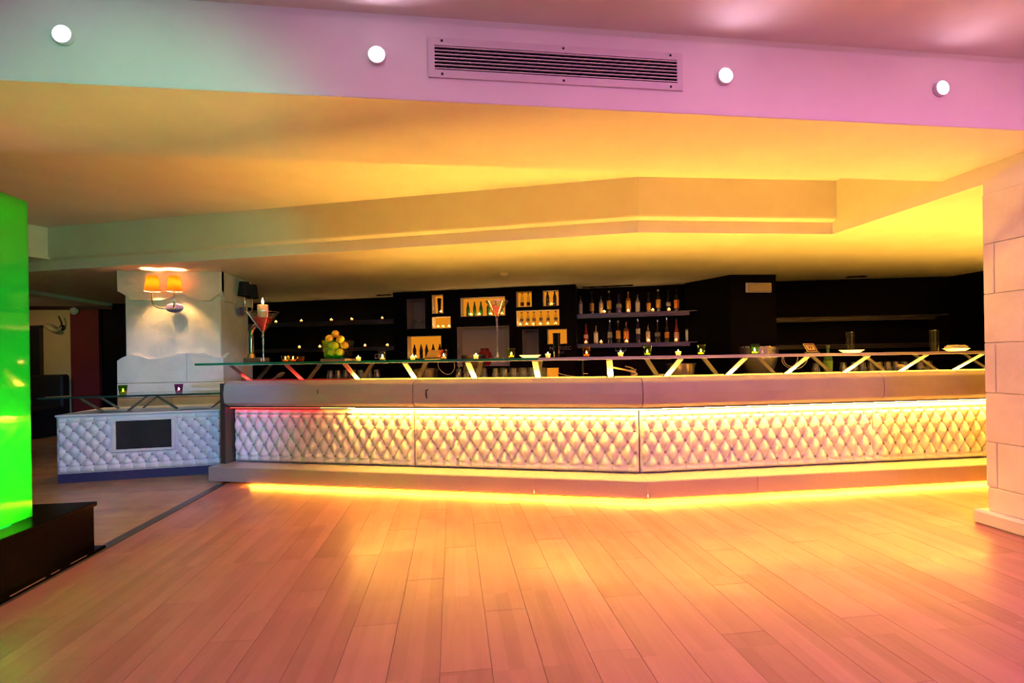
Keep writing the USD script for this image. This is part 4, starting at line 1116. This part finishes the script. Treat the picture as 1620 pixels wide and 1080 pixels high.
obj("card", lean(bx(-0.055, 0.055, -0.002, 0.004, 0.0, 0.082)), black_matt, t, False)
obj("border", lean(CAT([bx(-0.055, 0.055, -0.004, -0.002, 0.0, 0.005), bx(-0.055, 0.055, -0.004, -0.002, 0.077, 0.082), bx(-0.055, -0.050, -0.004, -0.002, 0.005, 0.077), bx(0.050, 0.055, -0.004, -0.002, 0.005, 0.077)])), principled("card_yellow", (0.7, 0.5, 0.1), 0.5), t, False)
obj("face", lean(bx(-0.040, 0.040, -0.004, -0.002, 0.015, 0.067)), LOOKS["card_yellow"], t, False)
obj("print", lean(CAT([bx(-0.028, 0.030, -0.005, -0.004, 0.050, 0.056), bx(-0.022, -0.008, -0.005, -0.004, 0.030, 0.042), bx(0.0, 0.016, -0.005, -0.004, 0.030, 0.042)])), black_matt, t, False)
obj("foot", bx(-0.05, 0.07, -0.01, 0.04, -0.018, 0.0), black_matt, t, False)

plate_look = principled("white_china", (0.78, 0.72, 0.60), 0.25)


def plate(label, loc, rotz, napkin=False):
    t = thing("plate", label, "plate", loc, rotz)
    obj("dish", lathe([(0, 0), (0.06, 0), (0.075, 0.006), (0.105, 0.026), (0.104, 0.029), (0.072, 0.011), (0, 0.008)], 36), plate_look, t, 30)
    return t


plate("white plate before the grey niche on the glass shelf", bar_pt(-0.985, -0.1, TOP), 0)
plate("white plate beside the left tall mixing glass", bar_pt(2.185, -0.1, TOP), 0)
plate("white plate under folded napkins at the right shelf end", bar_pt(3.335, -0.1, TOP), 0)
t = thing("napkin_stack", "folded yellow-lit napkins lying on the rightmost plate", "napkins", bar_pt(3.335, -0.1, TOP + 0.030))
for k, (a, b, dz, ang) in enumerate(((0.075, 0.06, 0.0, 0.1), (0.07, 0.055, 0.011, -0.15), (0.062, 0.05, 0.021, 0.2))):
    n_ = bx(-a, a, -b, b, dz, dz + 0.0105, 0.003); n_.apply_transform(trimesh.transformations.rotation_matrix(ang, [0, 0, 1]))
    obj("napkin", n_, principled("napkin_paper", (0.78, 0.70, 0.52), 0.8), t, False)


def tall_glass(label, loc, h, r, tint=("tall", (0.72, 0.72, 0.62))):
    t = thing("tall_glass", label, "glass", loc)
    gl = LOOKS.get("glass_" + tint[0]) or pane("glass_" + tint[0], tint[1], ior=1.7, rough=0.15, base=0.05)
    obj("body", lathe([(0, 0), (r * 0.84, 0), (r, h), (r - 0.003, h), (r * 0.8, 0.012), (0, 0.012)], 24), gl, t, 30)
    obj("rim", lathe([(r - 0.003, h - 0.004), (r + 0.001, h - 0.004), (r + 0.001, h), (r - 0.003, h), (r - 0.003, h - 0.004)], 24), chrome, t, 30)
    return t


tall_glass("tall dark glass in front of the wall lettering", bar_pt(-0.731, -0.1, TOP), 0.228, 0.036, ("smoke", (0.16, 0.16, 0.15)))
tall_glass("tall mixing glass behind the plate, left of two", bar_pt(2.262, -0.2, TOP), 0.205, 0.038)
tall_glass("tall mixing glass near the right shelf end", bar_pt(3.11, -0.12, TOP), 0.212, 0.040)

t = thing("steel_bowl", "wide steel mixing bowl standing behind the glass shelf", "bowl", bar_pt(1.66, -0.745, 0.986))
obj("bowl", lathe([(0, 0), (0.09, 0), (0.15, 0.08), (0.185, 0.19), (0.19, 0.30), (0.195, 0.31), (0.186, 0.31), (0.18, 0.19), (0.145, 0.085), (0.08, 0.006), (0, 0.006)], 40), principled("bowl_steel", (0.5, 0.48, 0.45), 0.22, 0.9), t, 30)
obj("rim", lathe([(0.185, 0.305), (0.199, 0.305), (0.199, 0.314), (0.185, 0.314), (0.185, 0.305)], 40), chrome, t, 30)
t = thing("dark_bowl", "dark bucket behind the shelf beside the pink candle", "bucket", bar_pt(-1.70, -0.66, 0.986))
obj("body", lathe([(0, 0), (0.10, 0), (0.14, 0.27), (0.134, 0.27), (0.094, 0.006), (0, 0.006)], 30), principled("bucket_dark", (0.09, 0.07, 0.05), 0.3, 0.6), t, 30)
obj("rim", lathe([(0.132, 0.265), (0.145, 0.265), (0.145, 0.275), (0.132, 0.275), (0.132, 0.265)], 30), shelf_steel, t, 30)

# ------------------------------------------------------------------ things on the worktop under the glass
WT = 0.9845


def pan(label, loc, r, h, knob=True):
    t = thing("steel_pan", label, "pan", loc)
    obj("body", lathe([(0, 0), (r * 0.86, 0), (r, h), (r - 0.004, h), (r * 0.83, 0.006), (0, 0.006)], 36), principled("pan_steel", (0.36, 0.30, 0.20), 0.3, 0.85), t, 30)
    obj("rim", lathe([(r - 0.004, h - 0.004), (r + 0.008, h - 0.004), (r + 0.008, h + 0.003), (r - 0.004, h + 0.003), (r - 0.004, h - 0.004)], 36), shelf_steel, t, 30)
    if knob:
        k_ = lathe([(0, 0), (r - 0.006, 0), (r * 0.5, 0.012), (0, 0.016)], 30); k_.apply_translation([0, 0, h])
        obj("lid", k_, shelf_steel, t, 30)
        k2 = lathe([(0, 0), (0.012, 0), (0.018, 0.014), (0, 0.02)], 16); k2.apply_translation([0, 0, h + 0.014])
        obj("knob", k2, dark_metal, t, 30)
    return t


pan("lidded steel pan under the glass shelf left of the cables", bar_pt(-2.20, -0.52, WT), 0.13, 0.125)
pan("open steel pan under the glass shelf right of the corner", bar_pt(0.66, -0.52, WT), 0.135, 0.145, False)
t = thing("saucer_stack", "small stack of saucers left of the open steel pan", "saucers", bar_pt(0.42, -0.50, WT))
for k in range(4):
    s_ = lathe([(0, 0), (0.03, 0), (0.055, 0.010), (0.054, 0.013), (0.03, 0.004), (0, 0.004)], 24); s_.apply_translation([0, 0, 0.011 * k])
    obj("saucer", s_, plate_look, t, 30)


def tumbler(label, loc, group):
    if "tumbler" in PROTO:
        return dup(PROTO["tumbler"], loc, 0, label, group)
    t = thing("tumbler", label, "glass", loc, 0, group)
    obj("body", lathe([(0.040, 0), (0.0395, 0.03), (0.036, 0.075), (0.031, 0.085), (0.0305, 0.128), (0, 0.130), (0, 0.118), (0.027, 0.116), (0.028, 0.085), (0.033, 0.072), (0.037, 0.03), (0.0375, 0)], 20), tumbler_glass, t, 30)
    PROTO["tumbler"] = t
    return t


def rowg(ss, off, where, group):
    for k, s in enumerate(ss):
        tumbler(f"upturned clear tumbler {where}, {ordinal(k)} from left", bar_pt(s, off, WT), group)


rowg([-3.36, -3.265, -3.17], -0.55, "under the shelf behind the gold candles", "tumblers behind the gold candles")
rowg([-3.05, -2.955, -2.86, -2.765], -0.50, "under the lemon vase", "tumblers under the lemon vase")
rowg([-1.80, -1.71, -1.62, -1.53], -0.44, "in the dim row below the red vase", "tumblers in the dim row")
rowg([-1.405, -1.305, -1.205, -1.105, -1.005, -0.905], -0.44, "in the bright row below the green candle", "tumblers in the bright row")
rowg([-1.355, -1.255, -1.155, -1.055, -0.955], -0.545, "in the rear row below the green candle", "tumblers in the rear row")
rowg([2.20, 2.52], -0.58, "behind the green bottle at the right", "tumblers behind the green bottle")
rowg([2.62, 2.72, 2.82, 2.92, 3.02, 3.12, 3.22], -0.55, "in the far right row under the shelf", "tumblers in the far right row")
rowg([3.32, 3.42], -0.46, "beside the white plug at the far right", "tumblers beside the plug")

t = thing("green_bottle_below", "green bottle standing on the worktop below the right plate", "bottle", bar_pt(2.36, -0.60, WT))
obj("body", lathe([(0, 0), (0.04, 0), (0.041, 0.17), (0.034, 0.20), (0.016, 0.235), (0.014, 0.29), (0, 0.29)], 22), principled("olive_glass", (0.03, 0.12, 0.02), 0.12), t, 30)
obj("paper_label", lathe([(0.0412, 0.02), (0.0425, 0.02), (0.0425, 0.15), (0.0412, 0.15), (0.0412, 0.02)], 22), principled("label_green", (0.12, 0.28, 0.03), 0.5), t, 30)
obj("cap", lathe([(0, 0.288), (0.017, 0.288), (0.017, 0.315), (0, 0.315)], 16), principled("cap_olive", (0.10, 0.12, 0.02), 0.5), t, 30)

cable_look = principled("cream_cable", (0.30, 0.27, 0.20), 0.45)
cream = principled("cream_plastic", (0.34, 0.28, 0.17), 0.45)


def cable(label, pts, r=0.0036):
    t = thing("cable", label, "cable")
    obj("cord", tube(curve([bar_pt(*p) for p in pts], 40), r, 8), cable_look, t, True)
    return t


cable("looped pale cable under the glass shelf left of the bright tumblers", [(-2.02, -0.42, 1.180), (-2.0, -0.43, 1.10), (-1.92, -0.44, 1.055), (-1.86, -0.45, 1.10), (-1.86, -0.45, 1.180)])
cable("thin looped cable behind the left strut near the dark bucket", [(-1.80, -0.5, 1.15), (-1.83, -0.5, 1.07), (-1.79, -0.5, 1.06), (-1.75, -0.5, 1.15)], 0.003)
cable("long pale cable lying on the worktop right of the yellow box", [(-0.74, -0.33, 1.06), (-0.62, -0.31, 1.030), (-0.45, -0.285, 1.013), (-0.30, -0.283, 1.012)])
cable("pale cable lying along the worktop right of the corner", [(-0.05, -0.15, 1.010), (0.06, -0.10, 1.0102), (0.16, -0.11, 1.0102), (0.24, -0.16, 1.010)])
cable("double looped pale cable under the steel bowl's right side", [(1.70, -0.42, 1.180), (1.73, -0.42, 1.09), (1.85, -0.43, 1.055), (1.95, -0.43, 1.10), (1.985, -0.43, 1.180)])
cable("inner loop of pale cable right of the steel bowl", [(1.725, -0.44, 1.178), (1.76, -0.44, 1.10), (1.83, -0.45, 1.085), (1.875, -0.45, 1.12), (1.89, -0.45, 1.180)], 0.004)
t = thing("yellow_box", "small yellow box under the shelf below the tealight", "box", bar_pt(-0.80, -0.35, WT + 0.0005), A_LEFT)
obj("body", bx(-0.055, 0.055, -0.03, 0.03, 0.0, 0.115, 0.006), principled("box_yellow", (0.62, 0.40, 0.05), 0.5), t, False)
obj("lid", bx(-0.057, 0.057, -0.032, 0.032, 0.115, 0.125, 0.003), principled("box_lid", (0.5, 0.34, 0.08), 0.5), t, False)
t = thing("hand_tap", "pale lever tap on the worktop right of the corner strut", "tap", bar_pt(0.06, -0.27, 1.0055))
obj("body", lathe([(0, 0), (0.028, 0), (0.024, 0.02), (0.026, 0.075), (0.03, 0.085), (0, 0.09)], 20), principled("tap_metal", (0.28, 0.25, 0.18), 0.25, 0.7), t, 30)
obj("lever", tube(curve([(0.0, 0, 0.088), (-0.03, -0.01, 0.10), (-0.085, -0.02, 0.112)], 10), 0.007, 8), LOOKS["tap_metal"], t, True)
t = thing("hose", "pale hose rising from the worktop to the corner strut", "hose")
obj("tube", tube(curve([bar_pt(0.02, -0.22, 1.03), bar_pt(-0.02, -0.24, 1.06) * [1, 1, 1], bar_pt(0.0, -0.1, 0) * [1, 1, 0] + [-0.10, 0.12, 1.10], bar_pt(0.0, -0.1, 0) * [1, 1, 0] + [-0.21, 0.10, 1.125]], 24), 0.009, 10), cream, t, True)
t = thing("plug", "cream plug with short lead at the far right under the shelf", "plug", bar_pt(3.0, -0.36, WT + 0.066))
obj("body", trimesh.creation.icosphere(2, 0.05).apply_transform(np.diag([1.35, 0.6, 0.62, 1])).apply_transform(trimesh.transformations.rotation_matrix(0.35, [0, 1, 0])), cream, t, True)
obj("lead", tube(curve([(0.05, 0, -0.02), (0.14, 0.01, -0.045), (0.26, 0.03, -0.056)], 14), 0.006, 8), cream, t, True)
t = thing("hand_shower", "pale grey hand spray lying on the worktop below the beer tap", "hand spray", bar_pt(-3.93, -0.45, WT + 0.083), A_LEFT)
obj("head", trimesh.creation.icosphere(2, 0.045).apply_transform(np.diag([1.4, 0.8, 0.5, 1])).apply_transform(trimesh.transformations.rotation_matrix(-0.5, [0, 1, 0])), cable_look, t, True)
obj("grip", tube(curve([(-0.04, 0, -0.02), (-0.10, 0, -0.05), (-0.14, 0, -0.065)], 10), 0.014, 8), cable_look, t, True)
obj("hose", tube(curve([(-0.13, 0, -0.06), (0.0, 0.02, -0.07), (0.15, 0.03, -0.072)], 14), 0.007, 8), cable_look, t, True)
t = thing("tap_post", "dark tap post seen through the glass beside the lettering", "tap", bar_pt(-0.52, -0.62, WT), A_LEFT)
obj("post", tube([(0, 0, 0.0), (0, 0, 0.21)], 0.010, 10), dark_metal, t, 30)
obj("lever", tube([(0, 0, 0.06), (0.05, 0, 0.055)], 0.005, 8), chrome, t, 30)
